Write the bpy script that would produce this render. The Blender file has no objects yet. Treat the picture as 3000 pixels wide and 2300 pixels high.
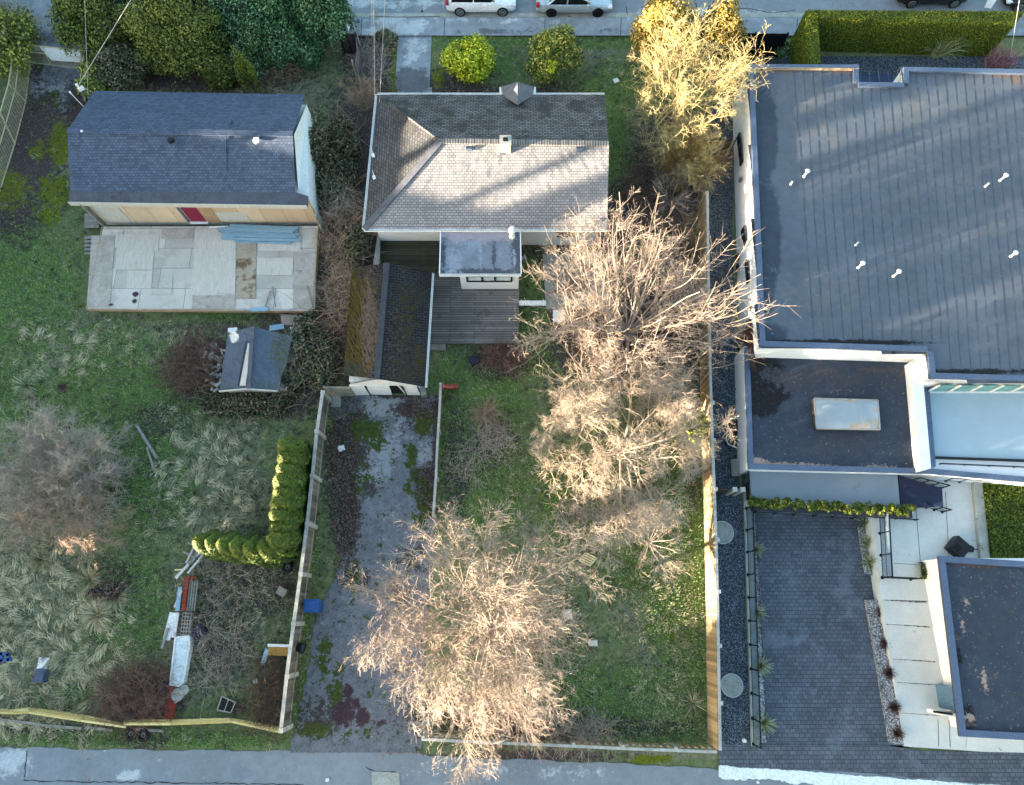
import bpy, math, random
import numpy as np
R = math.radians
rng = np.random.default_rng(11); random.seed(11)
sc = bpy.context.scene; col = sc.collection
# ---------------------------------------------------------------- camera, sky, sun, exposure
F = 2090.; TH = R(17.0); H = 36.
cam_d = bpy.data.cameras.new('camera'); cam = bpy.data.objects.new('camera', cam_d); col.objects.link(cam)
cam.location = (0, 0, H); cam.rotation_euler = (TH, 0, 0)
cam_d.sensor_width = 36; cam_d.lens = 36*F/3000; cam_d.clip_end = 2000
sc.camera = cam
SUN_EL = R(4.6); SHD = R(20.5)            # the light travels towards east-north-east
w = bpy.data.worlds.new('World'); sc.world = w; w.use_nodes = True
nt = w.node_tree; bg = nt.nodes['Background']; sky = nt.nodes.new('ShaderNodeTexSky')
sky.sky_type = 'NISHITA'; sky.sun_disc = False
sky.sun_elevation = SUN_EL; sky.sun_rotation = math.atan2(-math.cos(SHD), -math.sin(SHD))
sky.dust_density = 1.6; sky.ozone_density = 1.2; sky.air_density = 1.0
nt.links.new(sky.outputs[0], bg.inputs[0]); bg.inputs[1].default_value = 0.13
sd = bpy.data.lights.new('sun', 'SUN'); sun = bpy.data.objects.new('sun', sd); col.objects.link(sun)
sd.energy = 5.0; sd.angle = R(0.5); sd.color = (1.0, 0.8, 0.6)
sun.rotation_euler = (R(90)-SUN_EL, 0, SHD-R(90)); sun.location = (-60, -25, 30)
sc.view_settings.view_transform = 'Standard'; sc.view_settings.look = 'None'
sc.view_settings.exposure = 3.55; sc.view_settings.gamma = 1
# ---------------------------------------------------------------- helpers
def P(px, py, z=0.):
    u = (px-1500)/F; v = (1150-py)/F
    t = (H-z)/(math.cos(TH)-v*math.sin(TH))
    return (u*t, (v*math.cos(TH)+math.sin(TH))*t, z)
def PX(V):
    V = np.asarray(V, float); d = V[:,1]*math.sin(TH)+(H-V[:,2])*math.cos(TH)
    up = V[:,1]*math.cos(TH)-(H-V[:,2])*math.sin(TH)
    return 1500+F*V[:,0]/d, 1150-F*up/d
def lin(h):
    c = [int(h[i:i+2], 16)/255 for i in (1, 3, 5)]
    return tuple((x/12.92 if x < .04045 else ((x+.055)/1.055)**2.4) for x in c)+(1,)
org = {}
class MB:
    def __init__(s): s.V = []; s.F = []; s.A = []; s.n = 0
    def add(s, V, Fc, a=.5):
        V = np.asarray(V, float).reshape(-1, 3); s.V.append(V)
        for f in (Fc if isinstance(Fc, list) else [Fc]):
            f = np.asarray(f, int)
            if f.ndim == 1: f = f[None]
            s.F.append(f+s.n)
        s.A.append(np.full(len(V), a) if np.isscalar(a) else np.asarray(a, float)); s.n += len(V); return s
    def poly(s, pts, a=.5): return s.add(pts, [list(range(len(pts)))], a)
    def slab(s, pts, th, a=.5):
        k = len(pts); T = np.array(pts, float); B = T.copy(); B[:,2] -= th
        n = T.shape[0]; area = sum(T[i,0]*T[(i+1)%n,1]-T[(i+1)%n,0]*T[i,1] for i in range(n))
        if area < 0: T = T[::-1]; B = B[::-1]
        f = [list(range(k)), list(range(2*k-1, k-1, -1))]+[[i, i+k, (i+1)%k+k, (i+1)%k] for i in range(k)]
        return s.add(np.vstack([T, B]), [np.array(x) for x in f], a)
    def box(s, c, sz, rz=0., a=.5, rx=0., ry=0.):
        x, y, z = [q/2 for q in sz]
        V = np.array([[i*x, j*y, k*z] for k in (-1, 1) for i, j in ((-1,-1),(1,-1),(1,1),(-1,1))])
        cx, sx = math.cos(rx), math.sin(rx); V = V@np.array([[1,0,0],[0,cx,sx],[0,-sx,cx]])
        cy, sy = math.cos(ry), math.sin(ry); V = V@np.array([[cy,0,-sy],[0,1,0],[sy,0,cy]])
        cz, szn = math.cos(rz), math.sin(rz); V = V@np.array([[cz,szn,0],[-szn,cz,0],[0,0,1]])
        return s.add(V+np.array(c), np.array([[3,2,1,0],[4,5,6,7],[0,1,5,4],[1,2,6,5],[2,3,7,6],[3,0,4,7]]), a)
    def beam(s, p, q, wd, ht, a=.5, up=(0,0,1)):
        p = np.array(p, float); q = np.array(q, float); d = q-p; d /= np.linalg.norm(d)+1e-9
        up = np.array(up, float)
        if abs(d@up) > .95: up = np.array([0, 1., 0])
        sd_ = np.cross(d, up); sd_ /= np.linalg.norm(sd_); u = np.cross(sd_, d)
        V = [o+sd_*i*wd/2+u*j*ht/2 for o in (p, q) for i, j in ((-1,-1),(1,-1),(1,1),(-1,1))]
        return s.add(V, np.array([[0,1,2,3],[7,6,5,4],[0,4,5,1],[1,5,6,2],[2,6,7,3],[3,7,4,0]]), a)
    def tubes(s, T, r, n=3, a=None):
        T = np.asarray(T, float); N, K, _ = T.shape; r = np.asarray(r, float)
        d = np.gradient(T, axis=1); d /= np.linalg.norm(d, axis=2, keepdims=True)+1e-9
        ref = np.where(np.abs(d[..., 2:3]) > .9, np.array([1., 0, 0]), np.array([0, 0, 1.]))
        u = np.cross(d, ref); u /= np.linalg.norm(u, axis=2, keepdims=True)+1e-9; v = np.cross(d, u)
        ang = np.arange(n)*2*math.pi/n
        V = T[:,:,None,:]+r[:,:,None,None]*(np.cos(ang)[None,None,:,None]*u[:,:,None,:]+np.sin(ang)[None,None,:,None]*v[:,:,None,:])
        base = (np.arange(N)*K*n)[:,None,None]+(np.arange(K-1)*n)[None,:,None]
        i = np.arange(n)[None,None,:]; j = (i+1) % n
        Fc = np.stack([base+i, base+j, base+n+j, base+n+i], -1).reshape(-1, 4)
        if a is None: av = .5
        else: av = np.repeat(np.asarray(a, float), K*n)
        return s.add(V.reshape(-1, 3), Fc, av)
    def tube(s, pts, r, n=8, a=.5):
        pts = np.array(pts, float)
        rr = np.full(len(pts), r) if np.isscalar(r) else np.array(r, float)
        s.tubes(pts[None], rr[None], n, [a])
        k = len(pts); b = s.n-k*n
        s.F.append(np.array([list(range(b, b+n))])); s.F.append(np.array([list(range(s.n-1, s.n-n-1, -1))])); return s
    def disc(s, c, r, h, n=20, a=.5, r2=None):
        r2 = r if r2 is None else r2; A = np.arange(n)*2*math.pi/n
        B = np.c_[c[0]+r*np.cos(A), c[1]+r*np.sin(A), np.full(n, c[2])]
        T = np.c_[c[0]+r2*np.cos(A), c[1]+r2*np.sin(A), np.full(n, c[2]+h)]
        q = np.array([[i, (i+1)%n, (i+1)%n+n, i+n] for i in range(n)])
        return s.add(np.vstack([B, T]), [q, np.arange(n-1, -1, -1), np.arange(n, 2*n)], a)
    def patch(s, c, nu, nv, bump=0., a=.5):
        c = np.array(c, float); U = np.linspace(0, 1, nu+1)[None,:,None]; W = np.linspace(0, 1, nv+1)[:,None,None]
        V = (c[0]*(1-U)+c[1]*U)*(1-W)+(c[3]*(1-U)+c[2]*U)*W
        V = V.reshape(-1, 3)
        if bump: V[:,2] += rng.normal(0, bump, len(V))
        i = np.arange(nu)[None,:]; j = np.arange(nv)[:,None]; b = j*(nu+1)+i
        return s.add(V, np.stack([b, b+1, b+nu+2, b+nu+1], -1).reshape(-1, 4), a)
    def build(s, name, m, parent=None, smooth=False):
        V = np.vstack(s.V); me = bpy.data.meshes.new(name)
        o = bpy.data.objects.new(name, me)
        if parent is not None:
            og = org.get(parent.as_pointer(), np.zeros(3)); V = V-og; o.parent = parent; org[o.as_pointer()] = og
        me.vertices.add(len(V)); me.vertices.foreach_set('co', V.astype(np.float32).ravel())
        cnt = np.concatenate([np.full(len(f), f.shape[1]) for f in s.F]); idx = np.concatenate([f.ravel() for f in s.F])
        me.loops.add(len(idx)); me.loops.foreach_set('vertex_index', idx.astype(np.int32))
        me.polygons.add(len(cnt)); st = np.concatenate([[0], np.cumsum(cnt)[:-1]])
        me.polygons.foreach_set('loop_start', st.astype(np.int32))
        me.update(calc_edges=True)
        at = me.attributes.new('var', 'FLOAT', 'POINT'); at.data.foreach_set('value', np.concatenate(s.A).astype(np.float32))
        me.polygons.foreach_set('use_smooth', np.full(len(cnt), bool(smooth)))
        if m: me.materials.append(m)
        me.validate(); col.objects.link(o); return o
def tag(o, label=None, cat=None, group=None, kind=None):
    if label: o['label'] = label
    if cat: o['category'] = cat
    if group: o['group'] = group
    if kind: o['kind'] = kind
    return o
def thing(name, label, cat, loc=(0,0,0), group=None):
    o = bpy.data.objects.new(name, None); col.objects.link(o); o.location = loc; o.empty_display_size = .3
    org[o.as_pointer()] = np.array(loc, float); return tag(o, label, cat, group)
def struct(name, mb, m): return tag(mb.build(name, m), kind='structure')
def copy_tree(o, loc=None, rz=None, s=None, label=None, parent=None):
    c = o.copy(); col.objects.link(c)
    if parent is not None: c.parent = parent
    if loc is not None: c.location = loc
    if rz is not None: c.rotation_euler = (0, 0, rz)
    if s is not None: c.scale = (s, s, s) if np.isscalar(s) else s
    if label: c['label'] = label
    for ch in o.children: copy_tree(ch, parent=c)
    return c
def blobmask(px, py, blobs):
    m = np.zeros(len(px))
    for b in blobs:
        cx, cy, rx, ry = b[:4]; st = b[4] if len(b) > 4 else 1.; rot = R(b[5]) if len(b) > 5 else 0
        dx = px-cx; dy = py-cy; ax = dx*math.cos(rot)+dy*math.sin(rot); ay = -dx*math.sin(rot)+dy*math.cos(rot)
        d = np.sqrt((ax/rx)**2+(ay/ry)**2); m = np.maximum(m, st*np.clip(1.45-.95*d, 0, 1))
    return m
def paint(o, chans):
    me = o.data; n = len(me.vertices); V = np.zeros(n*3, np.float32); me.vertices.foreach_get('co', V)
    V = V.reshape(-1, 3).astype(float)
    V = V+(org.get(o.as_pointer(), np.zeros(3)) if o.parent else 0)
    px, py = PX(V); C4 = np.zeros((n, 4), np.float32)
    for i, bl in enumerate(chans): C4[:, i] = blobmask(px, py, bl)
    at = me.color_attributes.new('mask', 'FLOAT_COLOR', 'POINT'); at.data.foreach_set('color', C4.ravel())
def inpoly(px, py, poly):
    ins = np.zeros(len(px), bool); n = len(poly)
    for i in range(n):
        x1, y1 = poly[i]; x2, y2 = poly[(i+1) % n]
        if y1 == y2: continue
        c = ((y1 > py) != (y2 > py)) & (px < (x2-x1)*(py-y1)/(y2-y1)+x1); ins ^= c
    return ins
# ---------------------------------------------------------------- materials
class N:
    def __init__(s, name, rough=.85, metal=0., spec=.3):
        s.m = bpy.data.materials.new(name); s.m.use_nodes = True; s.t = s.m.node_tree
        s.b = s.t.nodes['Principled BSDF']; s.b.inputs['Roughness'].default_value = rough
        s.b.inputs['Metallic'].default_value = metal; s.b.inputs['Specular IOR Level'].default_value = spec
        s.tc = s.t.nodes.new('ShaderNodeTexCoord').outputs['Object']
    def link(s, a, b): s.t.links.new(a, b)
    def node(s, typ, ins={}, **kw):
        n = s.t.nodes.new('ShaderNode'+typ)
        for k, v in kw.items(): setattr(n, k, v)
        for k, v in ins.items():
            if hasattr(v, 'is_output') or isinstance(v, bpy.types.NodeSocket): s.link(v, n.inputs[k])
            else: n.inputs[k].default_value = v
        return n
    def map(s, rz=0., sc_=(1,1,1), loc=(0,0,0)):
        return s.node('Mapping', {'Vector': s.tc, 'Rotation': (0, 0, rz), 'Scale': sc_, 'Location': loc}).outputs[0]
    def noise(s, scale, detail=4., rough=.6, vec=None, dist=0.):
        return s.node('TexNoise', {'Vector': vec or s.tc, 'Scale': scale, 'Detail': detail, 'Roughness': rough, 'Distortion': dist}).outputs[0]
    def ramp(s, fac, stops):
        n = s.node('ValToRGB', {'Fac': fac}); r = n.color_ramp
        while len(r.elements) < len(stops): r.elements.new(.5)
        for e, (p, c) in zip(r.elements, stops): e.position = p; e.color = c if len(c) == 4 else tuple(c)+(1,)
        return n.outputs[0]
    def mix(s, f, a, b, mode='MIX'):
        n = s.node('Mix', {0: f}, data_type='RGBA', blend_type=mode)
        for i, v in ((6, a), (7, b)):
            if isinstance(v, bpy.types.NodeSocket): s.link(v, n.inputs[i])
            else: n.inputs[i].default_value = v
        return n.outputs[2]
    def math(s, op, a, b=0., c=0., clamp=False):
        n = s.node('Math', {0: a, 1: b, 2: c}, operation=op); n.use_clamp = clamp; return n.outputs[0]
    def sm(s, x, lo, hi): return s.node('MapRange', {0: x, 1: lo, 2: hi}, interpolation_type='SMOOTHSTEP').outputs[0]
    def bump(s, h, strength=.3, dist=.02):
        n = s.node('Bump', {'Height': h, 'Strength': strength, 'Distance': dist}); s.link(n.outputs[0], s.b.inputs['Normal'])
    def out(s, c): s.link(c, s.b.inputs['Base Color']); return s.m
def g(c, k): return tuple(min(1, x*k) for x in c[:3])+(1,)
def simple(name, c, vary=.25, scale=2., fine=25., rough=.8, bump=.15, metal=0., spec=.3, stain=None, streak=None, fk=.55):
    n = N(name, rough, metal, spec); c = lin(c) if isinstance(c, str) else c
    vec = n.map(sc_=streak) if streak else None
    a = n.noise(scale, 5, .6, vec); f = n.noise(fine, 3, .6, vec)
    cc = n.ramp(a, [(.3, g(c, 1-vary)), (.7, g(c, 1+vary))])
    cc = n.mix(fk, cc, n.ramp(f, [(.25, (.45, .45, .45)), (.75, (1.25, 1.25, 1.25))]), 'MULTIPLY')
    if stain:
        st = n.sm(n.noise(stain[1], 6, .65), stain[2], stain[2]+.12); cc = n.mix(st, cc, lin(stain[0]))
    if bump: n.bump(f, bump, .02)
    return n.out(cc)
def brick(name, c1, c2, mort, bw, bh, ms=.02, rz=0., rough=.9, stain=None, vary=.5, big=.6, off=.5, spec=.2, squash=1.):
    n = N(name, rough, 0, spec); v = n.map(rz)
    b = n.node('TexBrick', {'Vector': v, 'Color1': lin(c1), 'Color2': lin(c2), 'Mortar': lin(mort), 'Scale': 1., 'Mortar Size': ms,
        'Mortar Smooth': .3, 'Bias': 0., 'Brick Width': bw, 'Row Height': bh}, offset=off)
    cc = b.outputs[0]
    a = n.noise(big, 6, .65); f = n.noise(22, 3, .7)
    cc = n.mix(vary, cc, n.ramp(a, [(.3, (.45, .45, .45)), (.7, (1.3, 1.3, 1.3))]), 'MULTIPLY')
    cc = n.mix(.5, cc, n.ramp(f, [(.25, (.5, .5, .5)), (.75, (1.3, 1.3, 1.3))]), 'MULTIPLY')
    for s_ in (stain or []):
        st = n.sm(n.noise(s_[1], 7, .7), s_[2], s_[2]+.1); cc = n.mix(n.math('MULTIPLY', st, s_[3]), cc, lin(s_[0]))
    n.bump(b.outputs[1], -.25, .02); return n.out(cc)
def leafmat(name, cols, rough=.6, trans=.0):
    n = N(name, rough, 0, .25); a = n.node('Attribute', attribute_name='var').outputs['Fac']
    k = len(cols); cc = n.ramp(a, [(i/(k-1), lin(c)) for i, c in enumerate(cols)])
    big = n.noise(.9, 3, .6); cc = n.mix(.5, cc, n.ramp(big, [(.3, (.6, .6, .6)), (.7, (1.25, 1.25, 1.25))]), 'MULTIPLY')
    return n.out(cc)
def layered(name, base, layers, rough=.95, bumps=.5, fine=18., joints=None, gran=.6):
    """base: (dark, light) ; layers: (channel, dark, light, noise scale, noise weight)"""
    n = N(name, rough, 0, .15)
    f = n.noise(fine, 5, .7); md = n.noise(2.3, 6, .65); lg = n.noise(.35, 4, .6)
    cc = n.ramp(md, [(.3, lin(base[0])), (.7, lin(base[1]))])
    if joints:
        b = n.node('TexBrick', {'Vector': n.map(), 'Color1': (1,1,1,1), 'Color2': (.82,.82,.82,1), 'Mortar': lin(joints[3]), 'Scale': 1.,
            'Mortar Size': joints[2], 'Brick Width': joints[0], 'Row Height': joints[1], 'Mortar Smooth': .2}, offset=joints[4])
        cc = n.mix(joints[5] if len(joints) > 5 else 1., cc, b.outputs[0], 'MULTIPLY')
    at = n.node('Attribute', attribute_name='mask'); sp = n.node('SeparateColor', {0: at.outputs['Color']})
    ch = [sp.outputs[0], sp.outputs[1], sp.outputs[2], at.outputs['Alpha']]
    for i, (c, d, l, s_, wgt) in enumerate(layers):
        nz = n.noise(s_, 6, .7, n.map(loc=(i*7.3, i*3.1, 0)))
        nf = n.noise(s_*4.1, 4, .7, n.map(loc=(i*5.3, 4, 0)))
        q = n.math('ADD', ch[c], n.math('MULTIPLY', n.math('SUBTRACT', nz, .5), wgt*2.)); q = n.math('ADD', q, n.math('MULTIPLY', n.math('SUBTRACT', nf, .5), wgt*.9))
        q = n.sm(q, .3, .66)
        lc = n.ramp(n.noise(s_*2.7, 5, .7, n.map(loc=(i*2.3, 9, 0))), [(.3, lin(d)), (.7, lin(l))]); cc = n.mix(q, cc, lc)
    cc = n.mix(.45, cc, n.ramp(lg, [(.35, (.75, .75, .75)), (.65, (1.15, 1.15, 1.15))]), 'MULTIPLY')
    cc = n.mix(gran, cc, n.ramp(f, [(.28, (.35, .35, .35)), (.72, (1.45, 1.45, 1.45))]), 'MULTIPLY')
    n.bump(f, bumps, .04); return n.out(cc)
def gravelmat(name, c1, c2, c3, scale=22.):
    n = N(name, .85, 0, .25)
    v = n.node('TexVoronoi', {'Vector': n.tc, 'Scale': scale, 'Randomness': 1.})
    sp = n.node('SeparateColor', {0: v.outputs['Color']})
    cc = n.ramp(sp.outputs[0], [(0, lin(c1)), (.55, lin(c2)), (1, lin(c3))])
    cc = n.mix(.7, cc, n.ramp(v.outputs['Distance'], [(0, (1.1, 1.1, 1.1)), (.7, (.35, .35, .35))]), 'MULTIPLY')
    cc = n.mix(.5, cc, n.ramp(n.noise(.8, 5, .6), [(.3, (.6, .6, .6)), (.7, (1.2, 1.2, 1.2))]), 'MULTIPLY')
    n.bump(v.outputs['Distance'], -.6, .03); return n.out(cc)
# ---------------------------------------------------------------- vegetation builders
def unit(v): return v/(np.linalg.norm(v, axis=-1, keepdims=True)+1e-9)
def limbs(base, n, L, r0, el=(30, 60), K=7, wob=.08, up=.25, az=None, lo=.8):
    out = []
    for i in range(n):
        a = (i+rng.uniform(-.3, .3))*2*math.pi/n if az is None else R(az[i]); e = R(rng.uniform(*el))
        d = np.array([math.cos(a)*math.cos(e), math.sin(a)*math.cos(e), math.sin(e)]); l = L*rng.uniform(lo, 1.1)
        p = np.array(base, float); pts = [p]
        for k in range(K-1):
            d = unit(d+rng.normal(0, wob, 3)+np.array([0, 0, up*.2])); p = p+d*l/(K-1); pts.append(p)
        out.append(pts)
    T = np.array(out); r = np.linspace(r0, r0*.25, K)[None].repeat(n, 0); return T, r
def grow(T, r, n, lo=.3, hi=.6, ang=(25, 60), up=.1, wob=.1, K=5, rf=.55, tmin=.2, rmin=.006, tap=.3, absL=None):
    Np, Kp, _ = T.shape; idx = np.repeat(np.arange(Np), n); M_ = len(idx)
    t = rng.uniform(tmin, 1., M_)*(Kp-1); i0 = np.minimum(t.astype(int), Kp-2); f = (t-i0)[:,None]
    A, B = T[idx, i0], T[idx, i0+1]; p = A*(1-f)+B*f; pd = unit(B-A)
    rr = r[idx, i0]*(1-f[:,0])+r[idx, i0+1]*f[:,0]
    plen = np.linalg.norm(np.diff(T, axis=1), axis=2).sum(1)[idx]
    rd = rng.normal(size=(M_, 3)); perp = unit(rd-(rd*pd).sum(1, keepdims=True)*pd)
    an = np.radians(rng.uniform(ang[0], ang[1], M_))[:,None]
    d = unit(pd*np.cos(an)+perp*np.sin(an)+np.array([0, 0, up]))
    L = (plen*rng.uniform(lo, hi, M_)*(1.15-.5*t/(Kp-1))) if absL is None else rng.uniform(absL[0], absL[1], M_)
    pts = [p]
    for k in range(K-1):
        d = unit(d+rng.normal(0, wob, (M_, 3))+np.array([0, 0, up*.3])); p = p+d*(L/(K-1))[:,None]; pts.append(p)
    T2 = np.stack(pts, 1); T2[..., 2] = np.maximum(T2[..., 2], .05)
    r2 = np.maximum(rr*rf*.9, rmin*.7)[:,None]*np.linspace(1, tap, K)[None]
    return T2, r2
def quads(C, Nn, size, asp=.6):
    M_ = len(C); rd = rng.normal(size=(M_, 3)); u = unit(np.cross(Nn, rd)); v = np.cross(Nn, u)
    s = (size*rng.uniform(.6, 1.3, M_))[:,None]; u = u*s; v = v*s*asp
    V = np.stack([C-u-v*.25, C-v, C+u, C+v], 1).reshape(-1, 3)
    return V, np.arange(M_*4).reshape(-1, 4)
def foliage(mb, c, rad, n, size, lumps=14, lr=.42, a=(0, 1), top=.0, asp=.6, jit=.9):
    c = np.array(c, float); rad = np.array(rad, float)
    L = unit(rng.normal(size=(lumps, 3))); L[:,2] = np.abs(L[:,2])*(1-top)+top*.3
    L *= rng.uniform(.45, .8, (lumps, 1)); k = rng.integers(0, lumps, n)
    d = unit(rng.normal(size=(n, 3))); d[:,2] = np.where(rng.random(n) < .8, np.abs(d[:,2]), d[:,2])
    q = L[k]+d*(lr*rng.uniform(.55, 1.08, (n, 1))*rng.uniform(.7, 1.2, lumps)[k][:,None])
    C = c+q*rad; C[:,2] = np.maximum(C[:,2], .03)
    Nn = unit(d+rng.normal(0, .5*jit, (n, 3))); V, Fq = quads(C, Nn, size, asp)
    lv = rng.uniform(-.15, .15, lumps)[k]; var = np.clip(rng.uniform(a[0], a[1], n)+lv, 0, 1)
    mb.add(V, Fq, np.repeat(var, 4)); return mb
def shellleaves(mb, poly, z0, z1, dens, size, a=(0, 1), top=True, jit=.05):
    """leaves over the top and sides of a clipped hedge with footprint poly"""
    pts = np.array([[p[0], p[1]] for p in poly]); n = len(pts); Cs = []; Ns = []
    area = .5*sum(pts[i,0]*pts[(i+1)%n,1]-pts[(i+1)%n,0]*pts[i,1] for i in range(n)); sg = 1 if area > 0 else -1
    if top:
        lo = pts.min(0); hi = pts.max(0); m = int(np.prod(hi-lo)*dens); q = rng.uniform(lo, hi, (m, 2))
        q = q[inpoly(q[:,0], q[:,1], [tuple(p) for p in pts])]
        Cs.append(np.c_[q, np.full(len(q), z1)]); Ns.append(np.tile([0, 0, 1.], (len(q), 1)))
    for i in range(n):
        p, q = pts[i], pts[(i+1)%n]; L = np.linalg.norm(q-p); m = int(L*(z1-z0)*dens)
        t = rng.random((m, 1)); xy = p+(q-p)*t; z = rng.uniform(z0, z1, m); nn = np.array([(q-p)[1], -(q-p)[0], 0])/L*sg
        Cs.append(np.c_[xy, z]); Ns.append(np.tile(nn, (m, 1)))
    C = np.vstack(Cs); Nn = np.vstack(Ns); C = C+Nn*rng.normal(0, jit, (len(C), 1))
    Nn = unit(Nn+rng.normal(0, .6, Nn.shape)); V, Fq = quads(C, Nn, size)
    mb.add(V, Fq, np.repeat(rng.uniform(a[0], a[1], len(C)), 4)); return mb
def canes(c, rad, n, L=(.6, 1.6), r=.008, z=(0, .6), el=(10, 70), K=6, droop=.25, wob=.15):
    """loose arching stems scattered in a round patch"""
    a = rng.uniform(0, 2*math.pi, n); q = np.sqrt(rng.random(n))
    p = np.stack([c[0]+rad[0]*q*np.cos(a), c[1]+rad[1]*q*np.sin(a), c[2]+rng.uniform(z[0], z[1], n)], 1)
    az = rng.uniform(0, 2*math.pi, n); e = np.radians(rng.uniform(el[0], el[1], n))
    d = np.stack([np.cos(az)*np.cos(e), np.sin(az)*np.cos(e), np.sin(e)], 1); Ln = rng.uniform(L[0], L[1], n); pts = [p]
    for k in range(K-1):
        d = unit(d+rng.normal(0, wob, (n, 3))-np.array([0, 0, droop])*k/(K-1)); p = p+d*(Ln/(K-1))[:,None]; pts.append(p)
    T = np.stack(pts, 1); T[..., 2] = np.maximum(T[..., 2], .02)
    return T, (np.linspace(1, .4, K)[None]*rng.uniform(.7, 1.3, (n, 1))*r)
def tuft(c, rad, n, L, r=.008, lean=(0, 0), el=(35, 85), K=5, droop=.8):
    """blades fountaining out of one point"""
    a = rng.uniform(0, 2*math.pi, n); e = np.radians(rng.uniform(el[0], el[1], n)); q = rng.random(n)
    p = np.stack([c[0]+rad*q*np.cos(a), c[1]+rad*q*np.sin(a), np.full(n, c[2])], 1)
    d = np.stack([np.cos(a)*np.cos(e)+lean[0], np.sin(a)*np.cos(e)+lean[1], np.sin(e)], 1); Ln = L*rng.uniform(.6, 1.15, n); pts = [p]
    for k in range(K-1):
        d = unit(d-np.array([0, 0, droop])*k/(K-1)/1.5); p = p+d*(Ln/(K-1))[:,None]; pts.append(p)
    T = np.stack(pts, 1); T[..., 2] = np.maximum(T[..., 2], c[2]+.01)
    return T, np.linspace(1, .25, K)[None]*np.ones((n, 1))*r
def blades(mb, T, r, a):
    """flat ribbons along polylines"""
    N_, K, _ = T.shape; d = unit(np.gradient(T, axis=1)); s = unit(np.cross(d, np.array([0, 0, 1.])+rng.normal(0, .3, (N_, 1, 3))))
    V = np.stack([T-s*r[..., None], T+s*r[..., None]], 2).reshape(-1, 3)
    b = (np.arange(N_)*K*2)[:,None]+(np.arange(K-1)*2)[None]
    mb.add(V, np.stack([b, b+1, b+3, b+2], -1).reshape(-1, 4), np.repeat(a, K*2)); return mb
# ---------------------------------------------------------------- material table
m_ground = layered('ground_soil_and_grass', ('#515b3c', '#6f7854'), [
    (1, '#4d5040', '#85866f', 3.2, 1.3), (0, '#41552e', '#667c44', 1.6, 1.1), (2, '#2e2826', '#54494a', 3.5, 1.3), (3, '#454e14', '#68701c', 2.6, 1.3)], fine=14.)
m_asph = layered('asphalt', ('#6f777d', '#7c8489'), [(0, '#8d979c', '#aab2b4', 1.2, 1.2), (2, '#6a7078', '#757b82', .8, 1.2), (1, '#6a4a3e', '#8d5c48', 2.5, 1.3)], bumps=.12, fine=30., gran=.3)
m_walk = layered('pavement_concrete', ('#747d84', '#8b9398'), [(0, '#9aa1a3', '#b0b6b6', 1.2, 1.3), (2, '#565a5e', '#666b6e', 1.2, 1.2)], bumps=.12, fine=24., gran=.35)
m_drive = layered('old_driveway_concrete', ('#53565c', '#6d7176'), [(1, '#777b7f', '#888c8f', 1.3, 1.3), (2, '#2c2928', '#4d4644', 3.4, 1.9),
    (0, '#28321a', '#465020', 1.8, 2.0), (3, '#33262a', '#42343a', 3., 1.3)], bumps=.3, fine=16., gran=.5)
m_concL = simple('light_concrete', '#b9bdb9', .08, 1.2, 20, .85, .06, stain=('#9aa09a', 1.4, .62), fk=.25)
m_concM = simple('weathered_concrete', '#93978f', .2, 2., 20, .9, .15, stain=('#5c5a4c', 2.4, .58))
m_paver = brick('dark_pavers', '#4b5159', '#596069', '#2e3238', .27, .18, .012, 0, squash=1, stain=[('#3a3e42', 1.6, .52, .5), ('#68707a', .5, .54, .45), ('#3c4434', 4., .64, .5)], vary=.4)
m_gravD = gravelmat('blue_grey_gravel', '#1c2228', '#444e58', '#7f8a94', 26.)
m_gravL = gravelmat('pale_gravel', '#4a4a4a', '#8c8e90', '#c8c8c8', 18.)
m_shB = brick('blue_grey_shingles', '#3c4859', '#4c5a6e', '#2c3543', .2, .13, .01, stain=None, vary=.22, big=.9)
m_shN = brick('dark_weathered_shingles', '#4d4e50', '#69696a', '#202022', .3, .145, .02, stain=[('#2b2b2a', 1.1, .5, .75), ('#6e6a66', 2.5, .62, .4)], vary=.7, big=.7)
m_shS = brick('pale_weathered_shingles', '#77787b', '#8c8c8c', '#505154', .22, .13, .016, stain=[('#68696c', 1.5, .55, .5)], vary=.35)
m_shW = brick('weathered_hip_shingles', '#3f4143', '#525456', '#26272a', .26, .145, .02, R(90), stain=[('#4b5138', 1.8, .6, .6), ('#403f3d', .9, .56, .5)], vary=.6)
m_cap = simple('ridge_cap_shingle', '#4b4f57', .3, 3, 16)
m_capL = brick('ridge_cap_tabs', '#6b6a68', '#86837f', '#2d2c2b', .14, .5, .02, vary=.3)
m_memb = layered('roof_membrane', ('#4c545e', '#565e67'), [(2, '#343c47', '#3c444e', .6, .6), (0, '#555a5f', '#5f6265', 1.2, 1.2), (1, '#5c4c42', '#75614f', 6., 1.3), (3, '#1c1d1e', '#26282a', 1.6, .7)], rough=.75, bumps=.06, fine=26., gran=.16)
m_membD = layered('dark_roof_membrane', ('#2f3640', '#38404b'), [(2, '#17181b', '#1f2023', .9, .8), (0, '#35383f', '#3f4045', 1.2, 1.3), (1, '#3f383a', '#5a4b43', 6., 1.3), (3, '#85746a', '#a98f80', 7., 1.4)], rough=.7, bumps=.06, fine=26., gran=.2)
m_flash = simple('blue_grey_flashing', '#4f5d72', .12, 1.2, 12, .45, .05, .3, .5)
m_flashT = simple('tan_stained_flashing', '#a08a70', .25, 3, 20, .7)
m_stucco = simple('white_stucco', '#dcdcda', .04, 1.5, 30, .9, .06, fk=.2)
m_white = simple('white_paint', '#cfd3d2', .06, 2, 16, .6, .03)
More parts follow.
